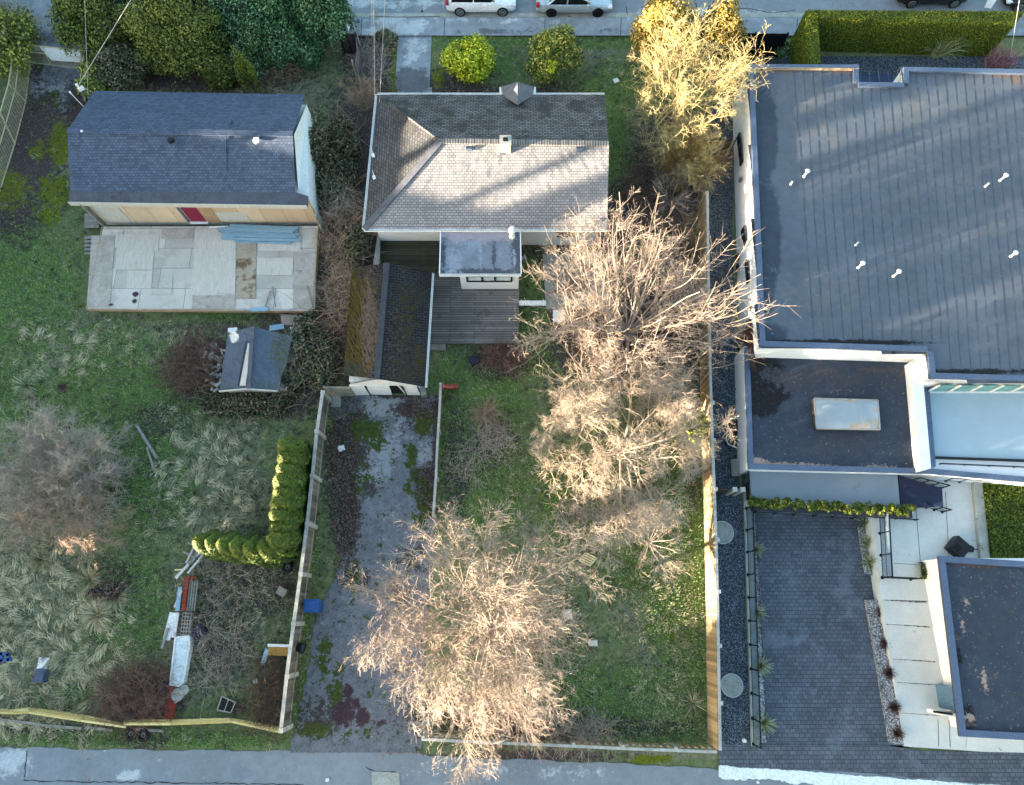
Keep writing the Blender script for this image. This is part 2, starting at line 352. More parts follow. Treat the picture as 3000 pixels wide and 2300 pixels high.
def siding():
    n = N('white_lap_siding', .6); v = n.node('TexWave', {'Vector': n.tc, 'Scale': 2.6, 'Distortion': 0}, bands_direction='Z', wave_profile='SAW')
    n.bump(v.outputs[1], .6, .02); return n.out(n.ramp(v.outputs[1], [(0, lin('#a9b0b2')), (.15, lin('#d2d5d4'))]))
m_siding = siding()
m_deckG = brick('grey_deck_boards', '#5c5a58', '#75726e', '#262524', 3.6, .14, .014, stain=[('#3a3836', 1.2, .54, .6)], vary=.6, off=.37)
m_deckM = brick('mossy_deck_boards', '#33342a', '#45443a', '#171712', 2.8, .14, .016, stain=[('#3d4720', 2., .55, .7), ('#1e1d1b', 1., .6, .6)], vary=.6)
m_ply = brick('weathered_plywood', '#a19e96', '#bab7ae', '#5f5a52', 2.44, 1.22, .014, stain=[('#8f8a80', .8, .5, .5), ('#a8a59f', 3., .6, .4)], vary=.3, off=.38)
m_plyD = simple('grey_plywood', '#9b958c', .2, 2., 16, stain=('#6f675c', 1.6, .6))
m_plyW = brick('warm_plywood_wall', '#b39b80', '#c6b096', '#7c6a56', 1.22, 4., .012, stain=[('#a08a70', 1.5, .55, .5)], vary=.3)
m_plyP = simple('pale_plywood', '#b2aea4', .15, 2.5, 14, streak=(6, 1, 1))
m_timber = simple('grey_weathered_timber', '#7d7c75', .3, 2.5, 12, .9, .4, streak=(1, .25, 1), stain=('#4a4a40', 2, .62))
m_timberR = simple('red_brown_timber', '#7a3f31', .35, 3, 12, .9, .3, stain=('#8c8078', 3, .55))
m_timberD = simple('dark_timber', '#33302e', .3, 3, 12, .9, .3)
m_cedar = brick('cedar_fence_boards', '#a88a5e', '#c2a577', '#4c3b26', 9., .145, .012, 0, stain=[('#8c7656', 1.3, .5, .6), ('#cdb68a', 2.2, .6, .4)], vary=.4)
m_greyboard = brick('grey_fence_boards', '#605c55', '#78736a', '#2c2a27', 9., .14, .012, 0, stain=[('#484841', 1.4, .55, .6)], vary=.4)
m_rail = simple('grey_fence_rail', '#9a9b94', .25, 3, 14, .9, .3)
m_yellow = simple('pale_yellow_timber', '#c9bd8c', .15, 3, 14, .8, .2)
m_wireY = simple('pale_yellow_wire', '#b0a684', .2, 3, 14, .6, 0)
m_black = simple('black_metal', '#0c0e12', .2, 3, 20, .45, 0, .4, .5)
m_dark = simple('dark_interior', '#070708', .2, 3, 20)
m_rollroof = layered('rolled_roofing', ('#454f5e', '#525d6c'), [(0, '#2f3a22', '#5b5f48', 9., 2.2), (1, '#b8b6ac', '#cfcdc4', 2., 1.)], bumps=.1, fine=22., gran=.3)
m_garage = layered('mossy_garage_shingles', ('#29292b', '#3a3a3d'), [(0, '#2a2610', '#463c18', 3.2, 1.6), (1, '#26271f', '#383a2a', 6., 1.3), (2, '#3a3632', '#5c5048', 6., 1.4)], bumps=.5, fine=14., joints=(.3, .145, .02, '#303030', .5, .8))
m_blueMetal = simple('light_blue_steel_sheet', '#7d9fb0', .15, 4, 16, .45, .1, .2, .5, streak=(.3, 5, 1))
m_blueP = simple('blue_plastic', '#20487e', .15, 3, 20, .45, .02)
m_redP = simple('rust_red_paint', '#7b2c1a', .3, 3, 12, .8)
m_maroon = simple('maroon_door_paint', '#7a1f38', .12, 3, 16, .5, .03)
m_rubber = simple('black_rubber', '#121214', .3, 5, 20, .85)
m_tarp = simple('dark_tarp', '#1a1c2c', .4, 6, 16, .5, .4)
m_glassD = simple('dark_glass', '#10151b', .2, 2, 10, .12, 0, 0, .6)
def glassrail():
    n = N('tinted_glass', .05); n.b.inputs['Transmission Weight'].default_value = .75; n.b.inputs['Base Color'].default_value = lin('#7f93a3'); n.b.inputs['IOR'].default_value = 1.02
    n.b.inputs['Alpha'].default_value = .55; return n.m
m_glassR = glassrail()
m_sky = simple('skylight_acrylic', '#8a9498', .1, .8, 3, .12, 0, 0, .6, stain=('#9c8468', .9, .52), fk=.1)
m_paintW = simple('white_car_paint', '#d9dde0', .02, 1, 8, .25, 0, 0, .6)
m_paintS = simple('silver_car_paint', '#9fb0b8', .03, 1, 8, .3, 0, .35, .6)
m_paintB = simple('black_car_paint', '#0c0f16', .1, 1, 8, .25, 0, 0, .6)
m_alloy = simple('alloy_wheel', '#8f9498', .1, 3, 10, .35, 0, .7)
m_lampR = simple('red_lens', '#a01830', .1, 3, 10, .3, 0); m_lampW = simple('clear_lens', '#c9cdcf', .1, 3, 10, .2, 0)
m_barkP = simple('pinkish_grey_bark', '#93877b', .2, 1.5, 9, .8, .2, stain=('#a39a6c', 1.1, .62))
m_barkG = simple('grey_brown_bark', '#988c7c', .2, 1.5, 9, .8, .2, stain=('#a39a6c', 1.4, .6))
m_barkL = simple('lichen_covered_bark', '#a09468', .2, 1.2, 9, .85, .2, stain=('#847868', 1.2, .6))
m_barkO = simple('orange_brown_twigs', '#8f7748', .25, 1.5, 9)
m_twigG = simple('grey_twigs', '#948a80', .25, .8, 9); m_twigB = simple('brown_twigs', '#5e4b3e', .3, 1.2, 9); m_twigR = simple('red_brown_twigs', '#685046', .3, 1.2, 9)
m_twigT = simple('tan_twigs', '#8d7966', .25, 1.2, 9)
m_trunk = simple('dark_trunk_bark', '#4b443a', .3, 3, 12, .95, .5)
lf_dg = leafmat('dark_evergreen_leaves', ['#10220f', '#1f3d1c', '#3d6238', '#6a8a66'])
lf_olive = leafmat('olive_cedar_sprays', ['#1c2410', '#3c4a1a', '#63702c', '#7c7c3a'])
lf_blue = leafmat('blue_green_leaves', ['#142618', '#26442a', '#456846', '#7f9c7c'])
lf_yel = leafmat('yellow_green_leaves', ['#4a5a10', '#7f8f18', '#a4b020', '#c8c83c'])
lf_mid = leafmat('mid_green_leaves', ['#2c3c14', '#4c5f1e', '#75803a', '#a8a048'])
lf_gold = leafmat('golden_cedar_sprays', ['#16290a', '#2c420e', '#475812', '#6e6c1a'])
lf_hedge = leafmat('clipped_hedge_leaves', ['#26380c', '#3e5010', '#5a6814', '#7e801c'])
lf_ivy = leafmat('ivy_leaves', ['#1a1e14', '#2e3822', '#4a5236', '#857c64'])
lf_dry = leafmat('dry_grass_blades', ['#545a3c', '#787a58', '#969272', '#b4ac88'])
lf_straw = leafmat('straw_stems', ['#6a6850', '#8f8b6c', '#aea684', '#c8bf9c'])
lf_grass = leafmat('green_grass_blades', ['#3c5230', '#566f38', '#708a4a', '#98a474'])
lf_orange = leafmat('orange_gold_leaves', ['#4f4618', '#7c6c2a', '#9c8640', '#b89c58'])
lf_brown = leafmat('dead_leaves', ['#1e1817', '#38302e', '#5c4a44', '#85705e'])
lf_yucca = leafmat('yucca_leaves', ['#3c5030', '#6a7c50', '#98a078', '#bcc0a0'])
lf_maroon = leafmat('maroon_grass', ['#201414', '#3c2424', '#5a3a36', '#6a5a4c'])
lf_pink = leafmat('pink_stems', ['#5a3438', '#84545c', '#a0747c', '#b09490'])
lf_weed = leafmat('weed_blades', ['#2c3420', '#48523a', '#686f58', '#8c8f7a'])
bd_c = None
m_recess = simple('brown_recess_timber', '#33251f', .3, 3, 12)
# ---------------------------------------------------------------- ground sheet with the sunken driveway cut out
DR = [(2226, 1508), (2510, 1508), (2575, 1690), (2648, 2184), (2700, 2240), (2110, 2205), (2242, 2185)]
def dz(py): return -.25*min(1, max(0, (2185-py)/495))-.3*min(1, max(0, (1690-py)/180))
DRW = [P(x, y, dz(y)*1.0) for x, y in DR]
xs = np.concatenate([[-700, -400, -200, -120, -80, -60, -50, -44, -40], np.arange(-37, 37.01, .2), [40, 44, 50, 60, 80, 120, 200, 400, 700]])
ys = np.concatenate([[-700, -400, -200, -100, -60, -40, -30, -22, -17], np.arange(-14, 42.01, .2), [45, 50, 60, 80, 120, 200, 400, 700]])
XX, YY = np.meshgrid(xs, ys); nx_, ny_ = len(xs), len(ys)
ZZ = np.where((abs(XX) < 37) & (YY < 42), rng.uniform(-.035, 0, XX.shape), -.02)
GV = np.stack([XX, YY, ZZ], -1).reshape(-1, 3); bi = (np.arange(ny_-1)[:,None]*nx_+np.arange(nx_-1)[None]).reshape(-1)
GF = np.stack([bi, bi+1, bi+nx_+1, bi+nx_], -1)
hole = [(p[0], p[1]) for p in [P(2196, 1400, 0), P(2560, 1400, 0), P(2600, 1690, 0), P(2660, 2184, 0), P(2222, 2184, 0)]]
cx_ = (GV[GF[:,0], 0]+GV[GF[:,2], 0])/2; cy_ = (GV[GF[:,0], 1]+GV[GF[:,2], 1])/2
GF = GF[~inpoly(cx_, cy_, hole)]
gmb = MB(); gmb.add(GV, GF); ground = struct('ground', gmb, m_ground)
GREEN = [(60,880,170,200,1), (330,1130,170,170,1), (420,1330,110,230,1), (480,1180,120,120,.9), (60,1150,90,80,.9), (330,1800,80,130,1), (280,1850,70,80,.8), (240,2030,150,60,.9), (420,1780,70,160,.9),
    (350,2160,330,26,.9), (640,2165,180,25,1.2), (790,2090,60,60,1), (880,1850,30,90,.8), (870,2020,40,120,1), (915,1640,26,60,.8), (1400,1180,140,140,1.1), (1560,800,40,90,1), (1560,1000,50,120,1.1), (1330,1260,60,170,.8),
    (1640,1480,70,130,1), (1640,1400,60,100,1), (2010,1560,70,240,1.1), (1990,1780,90,160,1.2), (2020,2000,60,160,1.2), (1900,1640,130,120,.9), (1830,2050,200,90,1.2), (1740,2060,120,90,1.2), (1920,2110,150,60,1.1), (1620,2000,90,120,.5), (1460,1400,100,160,.8), (1380,1560,60,120,.8),
    (1780,400,60,220,.9), (1820,250,160,60,.9), (1650,120,350,26,1), (1340,120,70,25,.9), (1480,170,60,90,.7), (960,1240,40,50,.5), (300,600,80,80,.6), (650,920,120,20,.8), (430,1060,110,60,.9), (1350,1120,90,60,.9), (200,740,120,50,.5), (1250,1200,0,0,0), (520,1430,60,90,.8)]
DRY = [(120,1900,230,230,1.2), (80,1690,140,160,1), (220,2000,120,90,1.2), (60,1500,110,150,.9), (560,1380,110,130,.8), (640,1440,130,150,1.1), (700,1300,60,100,1), (540,1240,60,60,.8), (190,1010,160,90,.9), (380,1000,130,60,1), (500,1700,60,60,.6),
    (1960,1900,80,200,1.15), (1890,1790,90,80,1), (2030,2040,50,110,.8), (1920,2000,90,150,.7), (1540,170,140,40,.9), (1750,190,60,60,.8), (1700,150,180,30,.7), (450,1520,60,80,.7), (70,1050,100,80,.7), (680,1800,160,200,.55), (560,1920,80,140,.7), (1960,2210,160,16,.8), (870,270,100,50,.9), (760,250,100,40,.8),
    (1500,1500,80,60,.5), (1530,1530,70,60,.6), (2010,1180,50,80,.6), (820,1150,60,60,.4), (1480,1330,60,80,.4)]
SOIL = [(30,620,80,80,.9), (90,420,100,150,1), (200,330,80,90,1), (150,560,80,60,.8), (600,1080,120,100,1.1), (640,1830,130,200,.75), (760,1720,110,90,1.1), (740,1640,110,50,1), (420,2040,120,70,1), (1050,600,130,400,.95), (1000,900,90,200,1), (850,1150,120,80,.9), (1090,350,90,150,1), (1080,160,90,70,.95),
    (790,180,160,60,.7), (900,1000,60,120,1), (1340,1360,40,200,.8), (1960,500,120,180,1), (1850,620,120,100,1), (1950,900,140,220,1), (1700,700,200,120,.9), (1760,1000,200,120,.8), (1460,1060,90,50,1), (1560,2120,200,50,1), (1820,2130,220,26,1.1), (1400,2080,120,60,.9), (1000,1400,50,200,1),
    (420,2165,80,26,1.1), (100,2140,200,20,.8), (1180,250,30,60,.6), (1310,250,90,40,.9), (1420,265,90,22,.9), (1620,262,90,22,.8), (470,1230,90,50,.9), (1560,2215,300,20,.8), (310,1690,90,60,.8), (1100,720,80,60,.9), (2060,1100,26,300,.7), (940,660,50,60,1), (820,940,100,40,.7), (600,215,300,60,.9), (2030,1420,20,60,.8), (1560,1900,200,200,.45), (1440,1300,70,80,.7), (650,960,200,22,.6)]
MOSS = [(175,420,30,60,1.1), (160,560,45,45,1), (110,440,30,30,.7), (30,560,60,60,.7), (140,630,40,30,.8), (300,620,0,0,0), (1155,130,16,40,1.1), (1160,220,14,70,.9), (1285,230,16,30,.9), (30,800,30,40,.4), (1900,2225,60,14,1), (1980,1840,40,60,.5), (2060,1300,16,60,.8), (1900,1690,60,50,.5), (10,180,30,60,.6)]
paint(ground, [GREEN, DRY, SOIL, MOSS])
def sheet(name, pxs, m, z=.02, chans=None, cell=.25, zf=None, th=.06, label=None, warp=0):
    """flat sheet with the photo outline pxs, laid as a fine grid so that wear can be painted on it"""
    pts = [P(x, y, z if zf is None else zf(y)) for x, y in pxs]; q = np.array(pts); mb = MB()
    if chans is None: mb.slab(pts, th)
    else:
        lo = q.min(0)-cell; hi = q.max(0)+cell; X = np.arange(lo[0], hi[0], cell); Y = np.arange(lo[1], hi[1], cell)
        A, B = np.meshgrid(X, Y); V = np.stack([A, B, np.full(A.shape, z)], -1).reshape(-1, 3)
        bi = (np.arange(len(Y)-1)[:,None]*len(X)+np.arange(len(X)-1)[None]).reshape(-1); Fc = np.stack([bi, bi+1, bi+len(X)+1, bi+len(X)], -1)
        c = V[Fc].mean(1); Fc = Fc[inpoly(c[:,0], c[:,1], [(p[0], p[1]) for p in pts])]
        if warp:
            tx = q[:warp, 0]; ty = q[:warp, 1]; y0 = Y[-2]; V[:,1] += np.interp(V[:,0], tx, ty)-y0+.02*np.sin(V[:,0]*5.1)+.03*np.sin(V[:,0]*1.7)
            c = V[Fc].mean(1); Fc = np.stack([bi, bi+1, bi+len(X)+1, bi+len(X)], -1); k_ = (V[Fc[:,2], 1] <= np.interp(V[Fc[:,2], 0], tx, ty)+.06) & (V[Fc[:,0], 1] > -22); Fc = Fc[k_]
        used = np.unique(Fc); mp = np.zeros(len(V), int); mp[used] = np.arange(len(used)); mb.add(V[used], mp[Fc])
    o = struct(name, mb, m)
    if chans is not None: paint(o, chans+[[]]*(4-len(chans)))
    return o
sheet('street', [(-900,-420), (3900,-420), (3900,52), (-900,52)], m_asph, .012, [[(1100,10,300,20,.6),(2100,40,200,14,.8)], [], [(1420,48,120,8,.9),(2140,44,150,6,1.1),(2600,20,200,30,.4)], []], .4)
sheet('gutter', [(-900,40), (3900,36), (3900,49), (-900,51)], m_concM, .022)
sheet('pavement', [(-900,51), (3900,51), (3900,104), (-900,104)], m_walk, .12, [[(1200,80,60,20,1), (1150,70,40,20,1), (1090,90,40,14,.9), (1560,60,300,10,.3)], [], [(1450,90,120,10,.6), (1900,90,160,12,.5)], []], .2)
j = MB()
for x in (1303, 1597, 1820, 2143, 2336, 1060, 870, 560, 200, 2600, 2850):
    a, b = P(x, 54, .127), P(x-2, 103, .127); j.slab([(a[0]-.015, a[1], .127), (a[0]+.015, a[1], .127), (b[0]+.015, b[1], .127), (b[0]-.015, b[1], .127)], .01)
for pts in ([(1950,12),(1953,30),(1952,47)], [(1835,20),(1838,44)], [(2036,0),(2042,24)], [(2060,30),(2120,26),(2190,24),(2260,38),(2330,30)], [(1080,47),(1160,50),(1290,48)]):
    for a, b in zip(pts[:-1], pts[1:]): j.beam(P(*a, .026), P(*b, .026), .03, .004)
struct('pavement_joints', j, m_dark)
sheet('street_entry', [(95,-60), (250,-60), (252,150), (100,150)], m_walk, .128, [[], [], [(150,110,60,20,.7), (200,45,60,5,1)], []], .2)
sheet('side_drive', [(95,150), (235,190), (240,240), (215,330), (180,330), (140,290), (95,330), (85,200)], m_drive, .02, [[(150,290,30,30,.7)], [(150,280,60,60,.5)], [(130,310,50,40,1), (220,300,30,60,1), (110,180,20,60,.8)], []], .15)
sheet('front_path', [(1166,105), (1264,105), (1262,280), (1160,280)], m_walk, .025, [[(1215,150,40,40,.6)], [], [(1200,240,60,40,1.1)], []], .15)
sheet('driveway', [(1018,1160), (1290,1158), (1288,1300), (1278,1500), (1262,1700), (1240,1950), (1232,2205), (850,2205), (860,2150), (905,1950), (925,1800), (980,1700), (1030,1560), (1045,1400), (1035,1300), (985,1260), (960,1160)], m_drive, .02,
    [[(1075,1260,50,36,1.1), (1100,1290,40,30,.7), (1245,1240,26,40,1.2), (1205,1340,20,50,.9), (1215,1410,26,36,.8), (1250,1450,20,50,1.1), (1235,1500,26,50,.9), (1060,1390,30,40,.8), (1035,1700,18,70,.8), (950,1920,20,60,.8), (980,2020,30,60,.7), (1100,2150,60,20,.4), (920,2130,60,30,.6), (1030,1440,30,60,.5)],
     [(1120,1190,60,40,.9), (1110,1330,60,80,.7), (1170,1270,30,60,.5), (1250,1330,26,40,.7), (1080,1400,60,30,.6)],
     [(1040,1330,40,60,1.1), (1000,1300,60,60,1.2), (1200,1200,50,26,1), (1220,1230,40,40,.7), (1190,1160,100,10,.9), (1280,1300,16,200,.9), (1250,1390,40,30,.9), (1030,1500,26,120,1), (1045,1220,40,20,.8), (1085,1430,26,26,.9), (1060,1700,30,30,.8), (1210,1640,40,40,.7), (1170,1740,30,50,.7), (940,2100,60,60,.7), (1300,2000,60,300,.7)],
     [(1008,2090,32,34,1.2), (1020,2030,16,26,1.1), (1060,2100,18,30,1.1), (1040,2060,14,20,.9), (1117,2118,12,10,1)]], .12)
sheet('lane', [(-900,2190), (0,2188), (300,2196), (830,2200), (1230,2203), (1262,2216), (1600,2228), (1950,2243), (2110,2256), (2112,2240), (2500,2262), (2960,2300), (3900,2360), (3900,2620), (-900,2480)], m_asph, .012,
    [[(380,2275,40,20,.9), (30,2230,60,40,.8), (1500,2260,400,20,.3)], [(950,2178,60,10,1.1), (1130,2166,70,14,1), (980,2165,120,12,.9), (920,2195,60,10,.8), (850,2192,40,8,.8), (1180,2205,80,6,.7)], [(700,2270,40,30,.8), (760,2290,20,20,.8), (1180,2290,60,30,.6), (300,2290,300,6,.8)], []], .15, warp=12)
rr = random.Random(3)
j = MB(); j.slab([P(1088,2260,.03), (P(1170,2264,.03)), P(1172,2340,.03), P(1092,2340,.03)], .01, .9); struct('concrete_patch', j, m_concM)
j = MB()
for pts in ([(80,2200),(76,2240),(68,2290)], [(68,2287),(300,2291),(700,2296),(900,2300)], [(1070,2246),(1088,2258),(1172,2264)]):
    pp = []
    for a, b in zip(pts[:-1], pts[1:]): n_ = max(2, int(math.dist(a, b)/12)); pp += [(a[0]+(b[0]-a[0])*k/n_+rr.uniform(-2.2, 2.2), a[1]+(b[1]-a[1])*k/n_+rr.uniform(-2.2, 2.2)) for k in range(n_)]
    for a, b in zip(pp[:-1], pp[1:]): j.beam(P(*a, .018), P(*b, .018), rr.uniform(.012, .04), .01)
struct('lane_cracks', j, m_dark)
rr = random.Random(3)
# right lot: gravel, sunken pavers, walkway
sheet('gravel_path', [(2082,200), (2200,200), (2195,330), (2150,450), (2146,700), (2155,1040), (2166,1430), (2180,1500), (2184,1850), (2205,2184), (2106,2190), (2095,1850), (2084,1450), (2078,1100), (2074,600)], m_gravD, .03)
sheet('front_gravel', [(2200,150), (2310,150), (2312,185), (2400,165), (2960,165), (3050,165), (3050,260), (2200,260)], m_gravD, .025)
mb = MB(); q = [(2205,1490), (2560,1490), (2610,1690), (2668,2184), (2226,2184)]
mb.slab([P(x, y, dz(y)) for x, y in q], .1); struct('paver_driveway', mb, m_paver)
sheet('paver_apron', [(2104,2182), (2246,2182), (2600,2184), (2700,2200), (2990,2205), (3060,2210), (3060,2312), (2960,2303), (2500,2262), (2108,2244)], m_paver, .035)
mb = MB()
w1_ = w2_ = 0; up_ = []; dn_ = []
for i in range(300):
    w1_ = w1_*.85+rr.uniform(-1.2, 1.2); w2_ = w2_*.93+rr.uniform(-2.2, 2.2); up_.append((2106+i*2.9, 2243+i*.205+w1_)); dn_.append((2106+i*2.9, 2243+i*.205+34+w2_+rr.uniform(-1.5, 1.5)))
for i in range(299): mb.slab([P(*up_[i], .042), P(*up_[i+1], .042), P(*dn_[i+1], .042), P(*dn_[i], .042)], .03)
struct('mortar_edge', mb, simple('white_mortar', '#cdd6d4', .12, 5, 14, .9, .4, stain=('#8f999c', 6, .62)))
def stepz(y): return .38 if y < 1757 else .31 if y < 1828 else .24 if y < 1930 else .17 if y < 1998 else .1 if y < 2088 else .04
wk = MB(); L_ = lambda y: 2571+(y-1690)*.157; yy = [1340, 1757, 1828, 1930, 1998, 2088, 2186]
for a, b in zip(yy[:-1], yy[1:]):
    z = stepz(a+1); la, lb = (L_(a) if a > 1600 else 2560), L_(b)
    if a == 1340: wk.slab([P(2552, 1500, z), P(2640, 1500, z), P(2640, 1380, z), P(3000, 1400, z), P(3000, b+10, z), P(2582, b, z)], 2.1)
    else: wk.slab([P(la, a, z), P(2830, a+12, z), P(2830, b+12, z), P(lb, b, z)], z+.9)
wk.slab([P(2648, 2187, .03), P(2831, 2199, .03), P(3000, 2212, .03), P(3000, 2150, .03), P(2831, 2150, .03), P(2831, 2186, .03)], .3)
struct('concrete_walkway', wk, m_concL)
j = MB()
for a, b in (((2678,1420),(2700,1690)), ((2770,1440),(2780,1640)), ((2620,1650),(2690,1655)), ((2748,2108),(2750,2186)), ((2780,2110),(2784,2190)), ((2925,2190),(2935,2200))):
    z = .386 if a[1] < 1700 else .046; j.beam(P(*a, z), P(*b, z), .02, .004)
for y in yy[1:-1]:  # riser shadows drawn as dark strips along each step edge
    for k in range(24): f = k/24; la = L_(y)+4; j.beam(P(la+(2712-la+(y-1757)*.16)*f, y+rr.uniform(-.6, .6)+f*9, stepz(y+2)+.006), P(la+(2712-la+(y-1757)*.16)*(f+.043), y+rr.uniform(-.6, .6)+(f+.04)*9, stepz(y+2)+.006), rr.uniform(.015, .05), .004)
struct('walkway_joints_and_step_shade', j, m_timberD)
# planting beds beside the sunken drive
b1 = MB(); b1.slab([P(2514, 1545, dz(1545)+.1), P(2552, 1545, dz(1545)+.1), P(2572, 1690, dz(1690)+.1), P(2534, 1680, dz(1690)+.1)], .1); struct('gravel_bed', b1, m_gravL)
b1 = MB(); b1.slab([P(2540, 1757, dz(1757)+.2), P(2590, 1757, dz(1757)+.2), P(2650, 2182, .03), P(2604, 2182, .03)], .3); struct('gravel_bed', b1, m_gravL)
b1 = MB(); b1.slab([P(2198, 1500, dz(1500)+.06), P(2212, 1500, dz(1500)+.06), P(2225, 1640, dz(1640)+.1), P(2246, 2175, .1), P(2216, 2175, .1)], .2); struct('gravel_bed', b1, m_gravL)
# retaining walls of the cutting
b1 = MB()
b1.slab([P(2178, 1425, .14), P(2192, 1425, .14), P(2214, 2186, .14), P(2202, 2186, .14)], 1.5)
b1.slab([P(2192, 1425, .1), P(2200, 1425, .1), P(2224, 2186, .1), P(2214, 2186, .1)], 1.4)
tag(b1.build('retaining_wall', m_concM), 'low grey concrete wall carrying the glass railing beside the gravel path', 'wall')
# ---------------------------------------------------------------- buildings
def foot(pts, ins):
    q = np.array(pts, float); c = q.mean(0); out = []
    for p in q: out.append((p[0]-math.copysign(ins[0], p[0]-c[0]), p[1]-math.copysign(ins[1], p[1]-c[1])))
    return out
def at(p, z): return (p[0], p[1], z)
def ln(a, b, t): return tuple(a[i]*(1-t)+b[i]*t for i in range(3))
# --- middle house: white siding, hipped west end, gable east end
ez, rz_ = 2.6, 4.3
A, B, C_, D = P(1105,277,ez), P(1770,277,ez), P(1779,671,ez), P(1067,671,ez)
RW, RE = P(1291,413,rz_), P(1784,421,rz_)
hs = thing('house', 'white sided house with a hipped, weathered grey shingle roof and a small chimney', 'house', at(P(1430, 500), 0))
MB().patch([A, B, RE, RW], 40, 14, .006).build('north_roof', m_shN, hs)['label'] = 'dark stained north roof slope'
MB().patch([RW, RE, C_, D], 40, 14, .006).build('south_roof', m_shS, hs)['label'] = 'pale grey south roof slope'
MB().add([A, RW, D], [np.array([0, 2, 1])]).build('hip_roof', m_shW, hs)['label'] = 'mossy west hip slope'
m = MB(); m.tube([ln(A, RW, .05), RW], .09, 5); m.build('hip_cap', m_shN, hs)
m = MB()
for i in range(16): m.beam(ln(D, RW, i/16.), ln(D, RW, (i+1.05)/16), .34, .07+.01*(i%2)); 
m.build('hip_cap', m_cap, hs)
m = MB()
for i in range(40): m.beam(ln(RW, RE, i/40.), ln(RW, RE, (i+1)/40), .3, .06+.012*(i%2), rng.random())
m.build('ridge_cap', m_capL, hs)
fw = foot([at(A,0)[:2], at(B,0)[:2], at(C_,0)[:2], at(D,0)[:2]], (.45, .5))
m = MB(); m.slab([at(p, 2.55) for p in fw], 2.6)
g1, g2 = fw[1], fw[2]; m.add([at(g1, 2.55), at(g2, 2.55), ((g1[0]+g2[0])/2, (g1[1]+g2[1])/2-.05, 4.15)], [np.array([0, 1, 2])])
wl = m.build('wall', m_siding, hs)
m = MB(); m.beam(at(ln(at(fw[3],0), at(fw[2],0), .84), 2.25), at(ln(at(fw[3],0), at(fw[2],0), .89), 2.25), .06, .26); m.build('vent_grille', m_dark, wl)
m = MB(); y_ = fw[2][1]
m.box((P(1660,700,1.4)[0], fw[2][1]-.02, 1.35), (1.1, .06, .8)); m.build('window', m_glassD, wl)
def gutter(a, b, w_=.11):
    m = MB(); a = np.array(a); b = np.array(b); L = np.linalg.norm(b-a); d = (b-a)/L; s_ = np.array([d[1], -d[0], 0])
    m.beam(a+s_*.0, b+s_*.0, .02, .1); m.beam(a+s_*w_, b+s_*w_, .02, .1); m.beam(a+s_*w_/2-[0,0,.05], b+s_*w_/2-[0,0,.05], w_, .015, 0)
    for i in range(int(L/.6)+1):
        c = a+d*min(L, i*.6); m.beam(c+[0,0,.05], c+s_*w_+[0,0,.05], .03, .02)
    return m
for a, b in ((D, C_), (A, D), (P(1470,277,ez), A), (B, P(1566,277,ez))): gutter(at(a, 2.55), at(b, 2.55)).build('gutter', m_white, hs)
ch = MB(); cb = P(1481, 425, 4.5); ch.box((cb[0], cb[1], 4.35), (.5, .45, 1.1)); chm = ch.build('chimney', simple('cream_chimney_render', '#b8ab93', .15, 4, 16), hs)
m = MB(); m.box((cb[0], cb[1], 4.92), (.6, .55, .06)); m.build('chimney_cap', m_concM, chm); m = MB(); m.box((cb[0], cb[1], 4.965), (.24, .22, .04)); m.build('flue', m_dark, chm)
m = MB(); m.slab([P(1466,436,4.22), P(1482,436,4.22), P(1483,452,4.16), P(1464,452,4.16)], .02); m.build('flashing', m_flash, chm)
for x, y in ((1374, 436), (1697, 437)):
    c = P(x, y, 4.2); m = MB(); m.box(c, (.3, .26, .14), rx=-R(22)); m.box((c[0]+.08, c[1]-.02, c[2]+.09), (.14, .2, .05), rx=-R(22)); m.build('roof_vent', m_flash, hs)
# brackets on the west gutter
for x, y in ((1093, 455), (1096, 520)):
    m = MB(); c = P(x, y, 2.75); m.box(c, (.16, .22, .08), .3); m.beam(c, (c[0]-.1, c[1]+.4, 2.8), .03, .03); m.build('cable_bracket', m_white, hs)
# front porch gable
pz = 2.55; a, b, c, d, e, f = P(1466,255,pz), P(1567,255,pz), P(1556,283,2.65), P(1478,283,2.65), P(1516,240,3.15), P(1517,308,3.3)
m = MB(); m.add([a, e, f, d], [np.array([0, 3, 2, 1])]); m.add([e, b, c, f], [np.array([0, 3, 2, 1])]); m.build('porch_roof', simple('grey_porch_shingles', '#595b62', .25, 2, 14), hs)
m = MB(); m.slab([at(a, 2.5), at(b, 2.5), at(c, 2.5), at(d, 2.5)], 2.5); m.build('porch_wall', m_siding, hs)
for q in (a, b): m = MB(); m.beam(at(q, 2.52), (q[0], q[1]-.9, 2.52), .1, .09); m.build('gutter', m_white, hs)
# --- flat roofed rear extension
E = [P(1292,647,2.5), P(1524,651,2.5), P(1527,803,2.45), P(1288,803,2.45)]
m = MB(); m.slab(E, .14); er = m.build('flat_roof', layered('streaked_flat_roof', ('#5c6672', '#6d7884'), [(0, '#3a4048', '#454c55', 2.5, 1.2), (1, '#6f7b88', '#7d8895', 3., 1.2), (2, '#7f7a84', '#8d8890', 1.5, .9)], rough=.5, bumps=.04, fine=20., gran=.15), hs)
paint(er, [[], [], [], []])
m = MB(); m.patch([(q[0], q[1], q[2]+.006) for q in E], 24, 16); ef = m.build('roof_surface', er.data.materials[0], er)
paint(ef, [[(1400,800,140,12,1), (1510,740,16,70,.8), (1450,760,6,50,.9), (1300,740,10,60,.7)], [(1410,740,4,60,.9), (1470,730,3,50,.9), (1508,755,4,30,1), (1370,700,60,30,.5), (1330,770,30,40,.6)], [(1400,680,120,30,.9)], []])
